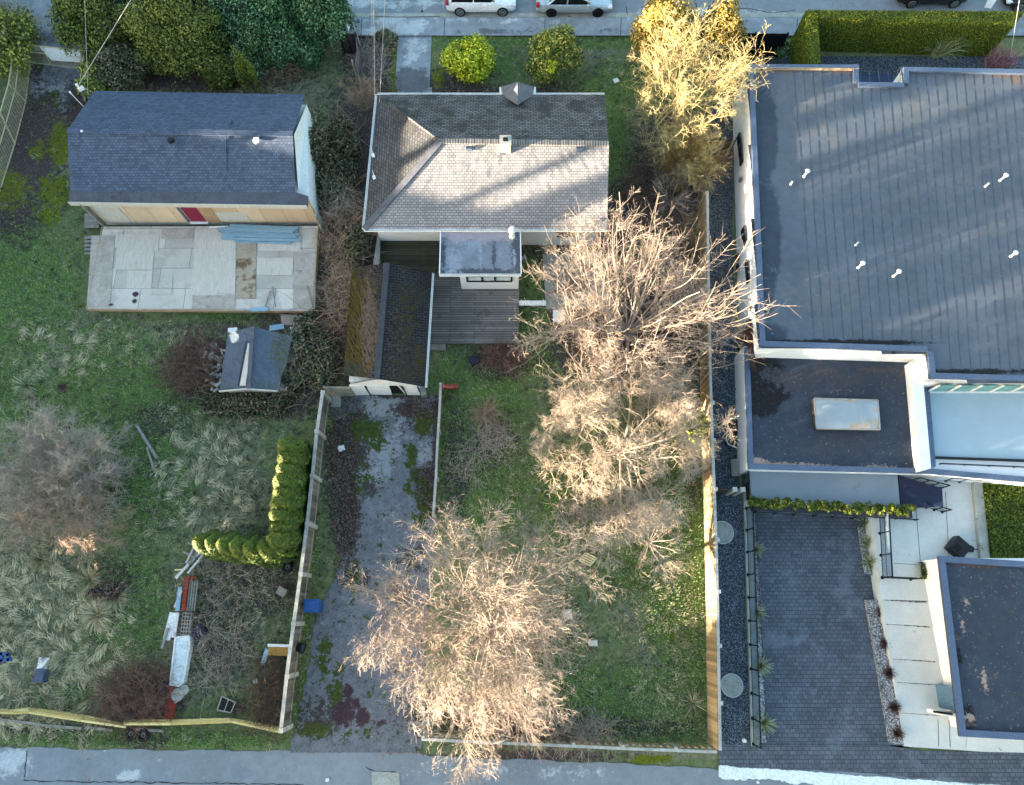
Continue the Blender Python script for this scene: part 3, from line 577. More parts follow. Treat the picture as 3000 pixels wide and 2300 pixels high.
for a, b in ((E[3], E[2]),): gutter(at(a, 2.42), at(b, 2.42), .1).build('gutter', m_white, hs)
for a, b in ((E[0], E[3]), (E[2], E[1])): m = MB(); m.beam(at(a, 2.47), at(b, 2.47), .06, .14); m.build('roof_edge', m_white, hs)
ew = [P(1343,808,2.3), P(1524,808,2.3), P(1522,700,2.3), P(1345,700,2.3)]
ew = [(ew[0][0]+.05, ew[0][1]+.1), (ew[1][0]-.08, ew[1][1]+.1), (ew[2][0]-.08, ew[2][1]), (ew[3][0], ew[3][1])]
m = MB(); m.slab([at(p, 2.36) for p in ew], 1.9); xw = m.build('extension_wall', m_siding, hs)
x0, x1, yw = ew[0][0], ew[1][0], ew[0][1]
m = MB(); zc = 1.83; m.box(((x0+x1)/2, yw-.03, zc-.3), (2.35, .1, .08)); m.box(((x0+x1)/2, yw-.03, zc+.3), (2.35, .1, .08))
for k in (-1.17, -.37, .3, 1.17): m.box(((x0+x1)/2+k, yw-.03, zc), (.09, .1, .68))
wf = m.build('window_frame', m_black, xw); m = MB(); m.box(((x0+x1)/2, yw-.0, zc), (2.3, .05, .56)); m.build('window_pane', simple('window_blind_white', '#b4c0c4', .1, 1, 6, .3), wf)
v = thing('roof_fan', 'white turbine vent with ribbed neck standing on the flat extension roof', 'roof vent', P(1500, 693, 2.5))
c = P(1500, 693, 2.5); m = MB(); m.disc((c[0], c[1], 2.5), .17, .1, 16); m.disc((c[0], c[1], 2.6), .12, .45, 14); m.build('neck', m_white, v)
m = MB()
for k in range(5): m.disc((c[0], c[1], 2.98+k*.07), .13+.07*math.sin((k+.5)/5*math.pi), .07, 16, .5, .13+.07*math.sin((k+1)/5*math.pi))
m.tube([(c[0], c[1], 3.3), (c[0]+.02, c[1]+.02, 3.45), (c[0]+.08, c[1]+.05, 3.5)], .04, 6); m.build('fan_head', m_white, v, True)
# decks behind the house
def deck(name, label, top, z, m_, th=.16, posts=True):
    t = thing(name, label, 'deck', at(ln(top[0], top[2], .5), 0)); m = MB(); m.slab(top, th); m.build('deck_boards', m_, t)
    for p in (foot([q[:2] for q in top], (.12, .12)) if posts else []): m = MB(); m.box((p[0], p[1], (z-th)/2), (.1, .1, z-th)); m.build('post', m_timberD, t)
    return t
z = .5
deck('deck', 'large grey weathered board deck beside the garage', [P(1264,806,z), P(1300,800,z), P(1522,802,z), P(1518,1005,z), P(1254,1005,z)], z, m_deckG)
deck('mossy_deck', 'dark mossy deck between the house wall and the garage', [P(1108,700,.45), P(1350,700,.45), P(1350,850,.45), P(1263,850,.45), P(1263,800,.45), P(1112,800,.45)], .45, m_deckM)
m = MB(); m.slab([P(1254,1005,.3), P(1305,1005,.3), P(1305,1023,.28), P(1254,1023,.28)], .3); tag(m.build('step', m_timber), 'low grey timber step at the foot of the big deck', 'step')
m = MB(); m.slab([P(1107,680,.8), P(1112,680,.8), P(1112,785,.8), P(1094,785,.8), P(1092,780,.8)], .8); tag(m.build('deck_screen', m_timber), 'narrow mossy timber screen closing the west end of the mossy deck', 'screen')
m = MB(); m.box(P(1560,888,.42), (1.45, .28, .05), .0); wb = m.build('bench', m_white); tag(wb, 'long white plank bench end-on to the deck under the cherry tree', 'bench')
for s_ in (-.6, .6): m = MB(); c = P(1560,888,.2); m.box((c[0]+s_, c[1], .2), (.06, .24, .4)); m.build('leg', m_white, wb)
t = thing('side_table', 'square white garden table under the cherry tree', 'table', at(P(1637, 925), 0)); c = P(1637, 925, .6); m = MB(); m.box(c, (.62, .66, .04)); m.build('tabletop', m_white, t)
for i in (-1, 1):
    for k in (-1, 1): m = MB(); m.box((c[0]+i*.26, c[1]+k*.28, .29), (.05, .05, .58)); m.build('leg', m_white, t)
sheet('patio', [(1590,745), (1760,740), (1790,900), (1600,905)], m_concM, .05)
m = MB(); m.box(P(1535,756,.1), (.3,.2,.15), .2); tag(m.build('concrete_block', m_concM), 'pale rubble block on the grass east of the extension', 'block')
# --- garage
gB, gA2, gB2 = P(1267,800,1.9), P(1006,1100,1.9), P(1246,1134,1.9); gA = (gA2[0]+.02, P(1070,785,1.9)[1], 1.9)
rn, rs = P(1133,771,2.75), P(1104,1110,2.75)
gm = ((gA[0]+gB[0])/2); xl = -7.3
t = thing('garage', 'small white garage with a mossy dark shingle gable roof behind the driveway', 'garage', at(P(1130, 960), 0))
m = MB(); m.patch([gA, rn, rs, gA2], 20, 40, .02); o1 = m.build('west_roof', m_garage, t); o1['label'] = 'brown mossy west roof slope'
paint(o1, [[(1040,960,40,160,1.1), (1050,1010,40,110,1.2), (1060,860,40,60,.7)], [(1020,1090,50,30,1), (1030,960,12,60,.5)], [(1080,960,26,140,.7), (1110,1000,14,100,.7)], []])
m = MB(); m.patch([rn, gB, gB2, rs], 22, 40, .015); o2 = m.build('east_roof', m_garage, t)
paint(o2, [[(1190,930,30,80,.45), (1230,1060,20,60,.45)], [(1190,1060,70,80,.55), (1210,860,50,60,.5), (1180,980,40,60,.5)], [(1160,1000,40,120,.3)], []])
m = MB()
for i in range(26): m.beam(ln(rn, rs, i/26.), ln(rn, rs, (i+1.08)/26), .3, .08+.015*(i%2))
m.build('ridge_cap', simple('blue_grey_ridge_cap', '#34383f', .3, 3, 12), t)
gutter(at(gB2, 1.88), at(gB, 1.88), .08).build('gutter', m_white, t)
w1, w2, w3, w4 = P(1020,1118,1.85), P(1222,1132,1.85), (gB[0]-.2, gB[1]-.2), (gA[0]+.2, gA[1]-.2)
yg = (w1[1]+w2[1])/2; gx0, gx1 = w1[0]+.02, w2[0]-.0; pk = (rs[0], yg, 2.62)
m = MB(); m.slab([(gx0+.02, yg+.15, 1.84), (gx1-.02, yg+.15, 1.84), (gx1, w3[1], 1.84), (gx0+.02, w4[1], 1.84)], 1.84); gw = m.build('wall', m_dark if 0 else m_white, t)
fr = MB(); fr.add([(gx0, yg, 1.75), (gx1, yg, 1.75), pk], [np.array([0, 1, 2])]); fr.add([(gx0, yg, 1.75), (gx1, yg, 1.75), (gx1, yg, 1.55), (gx0, yg, 1.55)], [np.array([3, 2, 1, 0])])
W_ = gx1-gx0
for s0, s1 in ((0, .22), (.78, 1)): fr.box((gx0+W_*(s0+s1)/2, yg, .8), (W_*(s1-s0), .06, 1.6))
fr.build('front_wall', m_white, t)
m = MB(); m.box((gx0+W_*.5, yg+.08, .8), (W_*.58, .04, 1.55)); m.build('dark_opening', m_dark, t)
m = MB(); m.box((gx0+W_*.4, yg-.01, .85), (W_*.33, .05, 1.5), .0, ry=.06); dl = m.build('door', m_white, t); dl['label'] = 'white sagging garage door leaf'
m = MB(); m.box((gx0+W_*.74, yg+.02, .8), (.07, .08, 1.6), ry=-.12); m.build('door_post', m_white, t)
for s_ in (.225, .775, .995): m = MB(); m.box((gx0+W_*s_, yg-.04, .78), (.06, .05, 1.56)); m.build('trim', m_black, t)
m = MB(); m.beam((gx0-1.35, yg-.05, .75), (gx0, yg-.05, .75), .06, 1.5); tag(m.build('side_panel_fence', m_timber), 'short grey board panel between garage and long grey fence', 'fence')
m = MB(); m.box(P(1240,1148,.3), (.3, .5, .5), .3); tag(m.build('barrel_planter', m_timber), 'small grey timber box at the right front corner of the garage', 'planter')
# --- left house
n0, n1, s1, s0 = P(276,266,3.1), P(893,277,3.1), P(866,566,3.0), P(205,560,3.0)
r0, r1 = P(197,383,4.3), P(858,392,4.3)
t = thing('shingled_house', 'house with a blue grey shingle gable roof and a raw plywood back', 'house', at(P(540, 450), 0))
MB().patch([n0, n1, r1, r0], 30, 10, .004).build('north_roof', m_shB, t)
MB().patch([r0, r1, s1, s0], 30, 10, .004).build('south_roof', m_shB, t)
m = MB(); m.beam(r0, r1, .34, .05); m.build('ridge_cap', m_shB, t)
x2 = P(663,350,4.0); x3 = P(661,400,4.28); x4 = P(664,515,3.35)
m = MB(); m.beam((x2[0]+.3, x2[1], x2[2]+.0), x3, .05, .05); m.beam(x3, x4, .05, .06); m.build('roof_seam', m_shB, t)
m = MB(); q = [P(204,560,3.02), P(866,563,3.02), P(902,574,2.96), P(900,604,2.75), P(200,594,2.75)]; m.slab(q, .12); lo = m.build('low_roof', simple('dark_blue_torch_on', '#39414d', .2, 1.5, 10, .6, .08, stain=('#2a2e34', 1, .55)), t); lo['label'] = 'dark rolled strip at the bottom of the roof'
m = MB(); m.beam(P(203,597,2.66), P(900,607,2.66), .05, .3); m.build('fascia', m_plyP, t)
hw = [(r0[0]+1.4, n0[1]-.4), (n1[0]-.25, n1[1]-.4), (s1[0]-.05, P(0,598,2.7)[1]+.1), (s0[0]+1.0, P(0,598,2.7)[1]+.1)]
yb = P(600, 608, 2.4)[1]+.35
hw = [(P(290,270,3.)[0], n0[1]-.35), (n1[0]+.02, n1[1]-.35), (P(903,600,2.7)[0], yb), (P(235,600,2.6)[0], yb)]
m = MB(); m.slab([at(p, 2.7) for p in hw], 2.7); gx = hw[1][0]+.02
m.add([(gx, hw[1][1]+.1, 2.7), (gx, yb+.5, 2.7), (gx, r1[1], 4.2)], [np.array([0, 1, 2])]); hwl = m.build('wall', m_white, t)
m = MB(); xa, xb = P(302,668,.5)[0], P(932,663,.5)[0]; m.box(((xa+xb)/2, yb-.05, 1.5), (xb-xa, .08, 2.2)); pw = m.build('plywood_wall', m_plyW, t); pw['label'] = 'raw tan plywood back wall'
for k in (0, .1, .2): m = MB(); m.box((xa-.08+k*.0, yb-.1-k, 1.5), (.09, .06, 2.3)); m.build('stud', m_timber, t)
def onwall(px, w_, z0, z1, name, mm, parent, d=.03):
    c = P(px, 662, .5)[0]; m = MB(); m.box((c, yb-.09-d/2, (z0+z1)/2), (w_, d, z1-z0)); return m.build(name, mm, parent)
onwall(553, .16, .5, 2.5, 'door_frame', m_flash, pw); onwall(583, .85, .52, 2.5, 'door', m_maroon, t)['label'] = 'maroon back door'
onwall(628, .75, .5, 2.5, 'plywood_sheet', simple('brown_plywood', '#9a7f60', .15, 2, 14), pw); onwall(690, 1.7, .55, 1.5, 'plywood_sheet', m_plyP, pw, .02)
onwall(583, 1.0, .5, .56, 'door_sill', m_white, pw, .14); onwall(350, 1.3, .5, 2.5, 'plywood_sheet', m_plyP, pw, .02)
for x, y, sz, mm, nm in ((176+5, 390+3, .1, m_white, 'pipe_vent'), (242, 387, .1, m_white, 'pipe_vent'), (501, 412, .24, m_black, 'box_vent'), (751, 412, .27, m_white, 'box_vent')):
    if x < 200: continue
    c = P(x, y, 4.25); m = MB()
    if nm == 'pipe_vent': m.disc((c[0], c[1], c[2]-.2), .07, .3, 12)
    else: m.disc((c[0], c[1], c[2]-.05), sz*.72, .1, 4); m.box((c[0], c[1], c[2]+.04), (sz, sz, .12))
    m.build('pipe_vent' if nm == 'pipe_vent' else 'box_vent', mm, t)
mast = thing('service_mast', 'pale steel service mast with insulators at the corner of the blue shingled roof', 'mast', at(P(275,298,3.2), 0))
m = MB(); a = P(270,296,3.2); b = P(228,248,4.9); m.tube([(a[0], a[1], 2.6), (a[0]+.02, a[1], 4.0), (b[0], b[1], 4.7)], .04, 8); m.build('pole', m_flash, mast)
m = MB(); m.box((b[0], b[1], 4.6), (.3, .12, .2), .6); m.disc((b[0]-.12, b[1]+.06, 4.7), .07, .16, 10); m.build('insulator', m_white, mast)
m = MB(); a = P(252,320,3.1); b = P(207,273,4.5); m.tube([a, b], .02, 6); m.disc(b, .05, .1, 8); tag(m.build('aerial_pole', m_white), 'thin white pole with a rounded tip leaning off the roof corner', 'pole')
# plywood platform behind
z = .55; dk = [P(302,664,z), P(934,662,z), P(916,912,z), P(257,905,z)]
m_plyS = simple('stained_plywood', '#958c7c', .2, 1.2, 12, stain=('#5e4c38', 1.1, .52))
t = thing('plywood_platform', 'wide platform floored with patched weathered plywood sheets', 'platform', at(ln(dk[0], dk[2], .5), 0))
m = MB(); m.patch(dk, 30, 12, 0); m.slab([(p[0], p[1], p[2]-.01) for p in dk], .1); m.build('floor', m_ply, t)
for (x0, y0, x1_, y1_), mm in (((338,685,460,735), m_plyP), ((338,735,448,790), m_plyP), ((374,792,448,845), m_plyP), ((565,670,640,865), m_plyP), ((466,670,560,700), m_plyD), ((692,700,750,875), m_plyS), ((755,690,880,735), m_plyP), ((450,808,508,862), m_ply), ((330,680,352,684), m_plyP), ((860,740,925,905), m_plyD), ((262,690,330,900), m_plyD), ((570,865,690,905), m_plyD), ((752,755,858,806), m_plyP), ((640,680,690,860), m_plyP)):
    m = MB(); k = .57+rr.random()*.012
    sh = lambda x, y: P(x-(y-780)*.07*(1 if x < 600 else .2), y, k); m.slab([sh(x0, y0), sh(x1_, y0), sh(x1_, y1_), sh(x0, y1_)], .012); m.build('plywood_sheet', mm, t)
m = MB(); m.beam(P(258,908,.45), P(916,914,.45), .05, .26); m.beam(P(258,906,.45), P(302,668,.45), .05, .26); m.beam(P(917,912,.4), P(935,662,.4), .06, .4); m.build('rim_joist', m_flashT, t)
m = MB(); m.beam(P(935,660,1.3), P(940,640,1.3), .08, 1.7); m.build('corner_post', m_timber, t)
for x in (300, 420, 540, 660, 780, 900): m = MB(); c = P(x, 900, 0); m.box((c[0], c[1]+.15, .2), (.12, .12, .4)); m.build('post', m_timberD, t)
st = MB()
for x, y, rx_, ry_, th_ in ((397,862,.17,.16,0), (394,882,.13,.13,0), (325,893,.12,.07,.5)):
    c = P(x, y, .575); A_ = np.arange(12)*math.pi/6; st.poly([(c[0]+rx_*rr.uniform(.8,1.1)*math.cos(a), c[1]+ry_*rr.uniform(.8,1.1)*math.sin(a), c[2]+.012) for a in A_])
st.build('stain', simple('dark_leaf_stain', '#3b2f34', .3, 6, 20), t)
m = MB()
for x, y, rx_, ry_ in ((712,840,.55,.6), (700,800,.35,.4), (720,870,.4,.35)):
    c = P(x, y, .596); m.poly([(c[0]+rx_*rr.uniform(.6,1.1)*math.cos(a), c[1]+ry_*rr.uniform(.6,1.1)*math.sin(a), .594+rx_*.002) for a in np.arange(18)*math.pi/9])
pass
t = thing('steel_sheet_pile', 'stack of long light blue metal siding strips lying on the plywood platform', 'metal sheets', P(760, 680, .6)); rr = random.Random(5)
for k in range(16):
    y0 = 660+k*3.0; m = MB(); a = P(650+rr.uniform(-16, 30)+abs(k-5)*2, y0+rr.uniform(-2, 2), .6+.02*(k%5)); b = P(872+rr.uniform(-20, 4), y0+5+rr.uniform(-3, 3), .62+.02*(k%5)); m.beam(a, b, .17, .02); m.build('strip', m_blueMetal, t)
m = MB(); m.beam(P(612,666,.62), P(668,664,.62), .1, .04); tag(m.build('trim_board', m_white), 'short white trim board left of the light blue metal strips', 'board')
m = MB(); m.beam(P(738,908,.62), P(785,905,.62), .22, .05); m.beam(P(722,907,.64), P(776,911,.64), .08, .02); tag(m.build('trim_board', m_blueMetal), 'crumpled pale blue metal offcut on the front edge of the platform', 'metal offcut')
for (a, b), lb in ((((792,850),(776,905)), 'left'), (((797,838),(808,900)), 'middle'), (((900,838),(917,900)), 'right')):
    m = MB(); m.beam(P(*a, .6), P(*b, .62), .05, .03); tag(m.build('batten', m_timber), {'left': 'grey batten slanting down to the metal offcut on the platform', 'middle': 'grey batten leaning the other way right of the offcut', 'right': 'grey batten lying along the right edge of the plywood platform'}[lb], 'batten')
for y0, y1_, z, lb in ((626, 668, .4, 'grey plank stack below the plywood wing'), (690, 748, .35, 'small weathered timber steps beside the plywood platform')):
    t = thing('plank_steps' if y0 > 650 else 'plank_stack', lb, 'steps' if y0 > 650 else 'plank stack', at(P(270, (y0+y1_)/2), 0))
    for k in range(5): m = MB(); y = y0+(y1_-y0)*(k+.5)/5; m.beam(P(248, y, z-.05*(k%2)), P(290, y, z-.05*(k%2)), .17, .05); m.build('plank', m_timber, t)
    m = MB(); c = P(270, (y0+y1_)/2, z/2); m.box((c[0], c[1], z/2-.05), (.6, .8, z-.12)); m.build('frame', m_timberD, t)
# --- tin shed behind the platform
ez, rz2 = 1.5, 2.0; t = thing('garden_shed', 'old shed with torn dark blue rolled roofing and overgrown right side', 'shed', at(P(745, 1050), 0))
c1, c2, c3, c4, c5, c6 = P(668,975,ez), P(643,1145,ez), P(722,1138,rz2-.05), P(741,957,rz2), P(812,1143,ez), P(858,985,ez)
m = MB(); m.patch([c1, c4, c3, c2], 12, 24, .01); o = m.build('west_roof', m_rollroof, t); paint(o, [[(660,1130,20,20,.4)], [(685,985,12,16,1.1)], [], []])
m = MB(); m.patch([c4, c6, c5, c3], 16, 24, .01); o = m.build('east_roof', m_rollroof, t); paint(o, [[(825,1030,34,60,.6), (840,1090,24,50,.7), (770,1130,40,12,.5), (850,1000,16,26,.5)], [], [], []])
m = MB(); m.slab([P(726,1006,2.03), P(737,1006,2.04), P(719,1130,2.0), P(702,1130,1.97)], .02); m.build('torn_strip', m_plyP, t)
m = MB(); m.beam(P(740,957,2.06), P(728,1138,2.02), .2, .04); m.build('ridge_cap', m_cap, t); m = MB(); m.beam(P(722,1000,2.03), P(698,1132,1.96), .04, .03); m.build('dark_seam', m_black, t)
fp = foot([c1[:2], c2[:2], c5[:2], c6[:2]], (.15, .15)); m = MB(); m.slab([at(p, 1.45) for p in fp], 1.45); m.build('wall', m_plyD, t)
m = MB(); m.beam(P(643,1147,1.5), P(722,1140,1.98), .06, .12); m.beam(P(722,1140,1.98), P(812,1146,1.5), .06, .12); m.build('barge_board', m_plyP, t)
for a, b, w_, lb in (((865,1000),(850,1060),.32,'upper'), ((843,1075),(826,1145),.55,'lower')):
    m = MB()
    for k in range(4): m.beam((P(a[0]+k*7-10, a[1], .9)), P(b[0]+k*7-10, b[1], .9), .1, .05)
    tag(m.build('board_stack', m_timber), ('grey weathered boards leaning at the top right of the shed' if lb == 'upper' else 'wider pale grey boards half buried in ivy at the lower right of the shed'), 'boards')
for a, b, w_, mm, lb in (((790,962),(832,956),.3,m_blueMetal,'light blue siding offcut just behind the shed roof'), ((850,979),(886,972),.22,m_blueMetal,'blue siding offcut pointing at the ivy'), ((853,968),(882,954),.4,m_white,'white board offcut above the blue siding'), ((668,968),(695,966),.25,m_white,'torn white plastic scrap on the shed corner')):
    m = MB(); m.beam(P(*a, .35), P(*b, .35), w_, .05); tag(m.build('offcut', mm), lb, 'offcut')
m = MB(); m.slab([P(822,920,.06), P(905,925,.06), P(900,965,.06), P(880,968,.06), P(870,955,.06), P(825,950,.06)], .05); tag(m.build('loose_plywood', m_plyD), 'muddy plywood panel flat on the ground below the platform', 'panel')
# --- modern house: upper flat roof
UZ = 3.3
up = [P(2193,188,UZ), P(2516,189,UZ), P(2516,240,UZ), P(2648,242,UZ), P(2648,196,UZ), P(3000,203,UZ), P(3110,206,UZ), P(3110,1120,UZ), P(2725,1108,UZ), P(2718,1030,UZ), P(2226,1014,UZ)]
t = thing('modern_house', 'modern white house with a large dark flat membrane roof with raised edges', 'house', at(P(2600, 620), 0))
mb = MB(); lo_ = np.array(up).min(0); hi_ = np.array(up).max(0); X = np.arange(lo_[0], hi_[0]+.3, .3); Y = np.arange(lo_[1], hi_[1]+.3, .3)
Aq, Bq = np.meshgrid(X, Y); V = np.stack([Aq, Bq, np.full(Aq.shape, UZ-.17)], -1).reshape(-1, 3)
bi = (np.arange(len(Y)-1)[:,None]*len(X)+np.arange(len(X)-1)[None]).reshape(-1); Fc = np.stack([bi, bi+1, bi+len(X)+1, bi+len(X)], -1); c = V[Fc].mean(1)
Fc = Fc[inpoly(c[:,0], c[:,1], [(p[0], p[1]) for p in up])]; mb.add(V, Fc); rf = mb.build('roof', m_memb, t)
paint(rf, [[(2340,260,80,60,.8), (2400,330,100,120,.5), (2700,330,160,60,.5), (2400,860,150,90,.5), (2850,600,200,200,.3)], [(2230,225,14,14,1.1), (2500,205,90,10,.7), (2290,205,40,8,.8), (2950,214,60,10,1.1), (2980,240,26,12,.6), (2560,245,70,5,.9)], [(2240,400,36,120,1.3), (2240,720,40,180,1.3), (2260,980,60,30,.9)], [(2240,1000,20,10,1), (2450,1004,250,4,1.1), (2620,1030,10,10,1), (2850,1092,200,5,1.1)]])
m = MB(); pu = np.array(up)
for i, x in enumerate(np.arange(2340, 3200, 27.5)):
    a = P(x-14, 205, UZ-.164); b = P(x+46+ (x-2340)*.045, 1090 if x > 2700 else 1000, UZ-.164)
    for k in range(14): m.beam(ln(a, b, k/14), ln(a, b, (k+rng.uniform(.75, 1))/14), rng.uniform(.01, .05), .005)
m.build('seam', simple('membrane_seam', '#434a52', .25, 3, 10), rf)
def coping(pts, z, w_, mm, parent, closed=False, h_=.17, name='parapet_coping', skip=()):
    n = len(pts); mo = MB()
    ar = sum(pts[i][0]*pts[(i+1)%n][1]-pts[(i+1)%n][0]*pts[i][1] for i in range(n)); s_ = 1 if ar > 0 else -1
    for i in range(n if closed else n-1):
        if i in skip: continue
        p, q = np.array(pts[i]), np.array(pts[(i+1)%n]); d = (q-p)/np.linalg.norm(q-p); nn = np.array([-d[1], d[0], 0])*s_*w_/2
        mo.beam(p+nn+[0,0,-.02]-d*.0, q+nn+[0,0,-.02]+d*(w_ if 0 else 0), w_, .04+.005*i); mo.beam(p+nn+[0,0,-.1], q+nn+[0,0,-.1], w_*(.9-.01*i), h_-.05)
    return mo.build(name, mm, parent)
coping([(p[0], p[1], UZ) for p in up], UZ, .28, m_flash, t, True, skip=(6,))
m = MB()
pi_ = foot([p[:2] for p in up], (0, 0)); m.slab([(p[0], p[1], UZ-.19) for p in up], .3)
m.build('fascia', m_stucco, t)
m = MB(); ins = []
for p in up:
    x, y = p[0], p[1]; ins.append((x+(.06 if x < P(2400,600,3)[0] else 0), y, 0))
m.slab([(p[0], p[1], UZ-.28) for p in ins], 4.4); wl = m.build('wall', m_stucco, t)
# drain and tan inner flashings
for x, y in ((2229,228), (2262,979)): m = MB(); c = P(x, y, UZ-.16); m.disc(c, .07, .05, 12); m.build('roof_drain', m_flash, rf)
m = MB(); a, b = P(2240,196,UZ-.06), P(2514,198,UZ-.06); m.beam((a[0], a[1]-.12, a[2]), (b[0], b[1]-.12, b[2]), .05, .16); m.build('inner_flashing', m_flashT, t)
m = MB(); m.slab([(P(2518,238,2.)[0], P(2518,238,2.)[1], .9), (P(2646,238,2.)[0], P(2646,240,2.)[1], .9), (P(2646,190,2.)[0], P(2646,190,2.)[1]+.3, .9), (P(2518,190,2.)[0], P(2518,190,2.)[1]+.3, .9)], .3); m.build('entry_canopy', simple('deep_blue_canopy', '#27364f', .2, 1.2, 10), t)
# windows on the west wall
xw_ = lambda y: P(2193+(y-188)*.0395, y, UZ)[0]+.05
for y0, y1_, z0, z1, nm in ((395,480,1.3,1.75,'slot_window'), (668,712,1.3,1.9,'window'), (765,828,1.7,2.1,'slot_window'), (745,765,.3,.6,'wall_vent'), (775,790,.3,.6,'wall_vent')):
    ya, yb_ = P(2200, y0, (z0+z1)/2)[1], P(2200, y1_, (z0+z1)/2)[1]; xx = xw_((y0+y1_)/2)
    m = MB(); m.beam((xx-.015, ya, (z0+z1)/2), (xx-.02+ (P(2228,1010,UZ)[0]-P(2193,188,UZ)[0])*0, yb_, (z0+z1)/2), .09, z1-z0); m.build(nm, m_glassD, wl)
m = MB(); c = P(2176, 535, 1.2); m.box((xw_(535)-.05, c[1], 1.5), (.1, .2, .3)); m.disc((xw_(535)-.1, c[1], 1.62), .07, .1, 10); tag(m.build('wall_lamp', m_flash, wl))
m = MB(); c = P(2186, 905, 2.); m.box((xw_(905)-.04, c[1], 2.1), (.08, .3, .18)); m.build('cable_box', m_timber, wl)
m = MB(); ya, yb_ = P(2200,940,2.)[1], P(2200,1090,1.6)[1]; xx = xw_(1000); m.beam((xx-.05, ya, 1.2), (xx-.05, yb_, 1.2), .16, 2.1); m.build('timber_recess', m_recess, wl)
for y in (866, 892): m = MB(); c = P(2150, y, .4); m.beam((xw_(y)-.0, c[1], .5), (xw_(y)-.38, c[1], .5), .05, .05); m.build('wall_pipe', m_white, wl)
# plumbing vents: pipe with a round cap and a tall skirt, and thin pipes
def ventp(x, y, h_, label, cap=True, r=.055):
    c = P(x, y, UZ-.17); v = thing('vent_pipe', label, 'vent pipe', c, 'white vent pipes on the flat roof')
    m = MB(); m.disc(c, r*1.5, .12, 14, .5, r*1.1); m.disc((c[0], c[1], c[2]+.1), r, h_-.1, 12); m.build('pipe', m_white, v)
    if cap: m = MB(); m.disc((c[0], c[1], c[2]+h_-.02), .1, .06, 16, .5, .135); m.disc((c[0], c[1], c[2]+h_+.04), .135, .05, 16, .5, .07); m.build('cap', m_white, v, True)
    else: m = MB(); m.disc((c[0], c[1], c[2]+h_), r*.6, .004, 10); m.build('bore', m_dark, v)
for a in ((2355,518,.5,'capped white vent pipe nearest the west edge of the big flat roof'), (2929,530,.5,'capped white vent pipe farthest up near the east side of the flat roof'), (2514,785,.5,'capped white vent pipe left of its twin in the middle of the flat roof'), (2617,810,.55,'capped white vent pipe right of its twin casting the longest shadow'), (2960,752,.4,'short capped white vent pipe at the right margin')): ventp(*a)
for a in ((2316,541,.3,'thin open white pipe beside the westernmost capped vent'), (2886,547,.35,'thin open white pipe beside the upper east capped vent'), (2506,719,.35,'lone thin open white pipe above the pair of capped vents')): ventp(*a, cap=False, r=.045)
# lower roof
LZ = 1.85
lw = [P(2186,1060,LZ), P(2700,1060,LZ), P(2722,1386,LZ), P(2192,1372,LZ)]
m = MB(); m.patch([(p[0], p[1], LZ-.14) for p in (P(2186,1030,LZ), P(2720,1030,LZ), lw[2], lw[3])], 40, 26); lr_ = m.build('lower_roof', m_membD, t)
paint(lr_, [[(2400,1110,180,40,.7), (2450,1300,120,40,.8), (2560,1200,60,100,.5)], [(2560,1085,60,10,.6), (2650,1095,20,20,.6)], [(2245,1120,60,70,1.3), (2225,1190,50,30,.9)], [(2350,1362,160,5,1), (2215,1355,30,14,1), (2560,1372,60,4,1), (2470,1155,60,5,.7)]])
m = MB(); a, b, c, d = lw; w_ = .26
m.beam((a[0]+.13, a[1]+.8, LZ-.07), (d[0]+.13, d[1], LZ-.07), w_, .14); e2 = P(3060,1415,LZ); m.beam((d[0]+.0, d[1]+.1, LZ-.07), (c[0], c[1]+.1, LZ-.071), w_, .14); m.beam((c[0], c[1]+.1, LZ-.069), (e2[0], e2[1]+.1, LZ-.069), w_, .14); m.build('parapet_coping', m_flash, t)
m = MB(); m.slab([(a[0]+.03, a[1]+.9, LZ-.15), (e2[0], a[1]+.9, LZ-.15), (e2[0], e2[1]+.0, LZ-.15), (c[0], c[1]+.06, LZ-.15), (d[0]+.03, d[1]+.03, LZ-.15)], 3.4)
m.build('lower_wall', m_stucco, t)
# white divider wall between the lower roof and the terrace
m = MB(); m.slab([P(2671,1064,UZ-.2), P(2719,1064,UZ-.2), P(2710,1120,UZ-1.0), P(2730,1372,2.1), P(2697,1374,2.1), P(2672,1130,2.3)], .0001)
p1, p2, p3, p4 = P(2668,1060,2.3), P(2700,1060,2.3), P(2728,1372,2.3), P(2698,1380,2.3)
m = MB(); m.slab([p1, p2, p3, p4], .75); m.build('divider_wall', m_stucco, t)
m = MB(); m.slab([P(2700,1080,1.95), P(2718,1080,1.95), P(2742,1366,1.95), P(2728,1372,1.95)], .2); m.build('divider_coping', m_flash, t)
# terrace at the right
m = MB(); m.slab([P(2716,1120,1.75), P(3060,1130,1.75), P(3060,1350,1.75), P(2740,1340,1.75)], .05); m.build('terrace', simple('pale_blue_grey_deck_membrane', '#8fa0a8', .05, .8, 8, .5, .0, stain=('#84959c', 1.2, .62), fk=.08), t)
m = MB(); m.beam(P(2718,1340,1.8), P(3060,1352,1.8), .12, .1); m.build('terrace_edge', m_black, t)
wn = thing('terrace_window_band', 'row of tall greenish terrace windows with white frames under the roof edge', 'windows', P(2860,1118,2.2))
yb2 = P(2800,1113,UZ)[1]-.0
for k in range(6):
    x0 = P(2730+k*62, 1120, 2.3)[0]; m = MB(); m.box((x0+.45, yb2-.12, 2.3), (.86, .04, 1.0)); o = m.build('window', simple('green_window_glass', '#5f8f88', .15, 1, 4, .15, 0) if k == 0 else o.data.materials[0], wn)
    m = MB(); m.box((x0+.0, yb2-.14, 2.3), (.09, .06, 1.1)); m.build('mullion', m_white, wn)
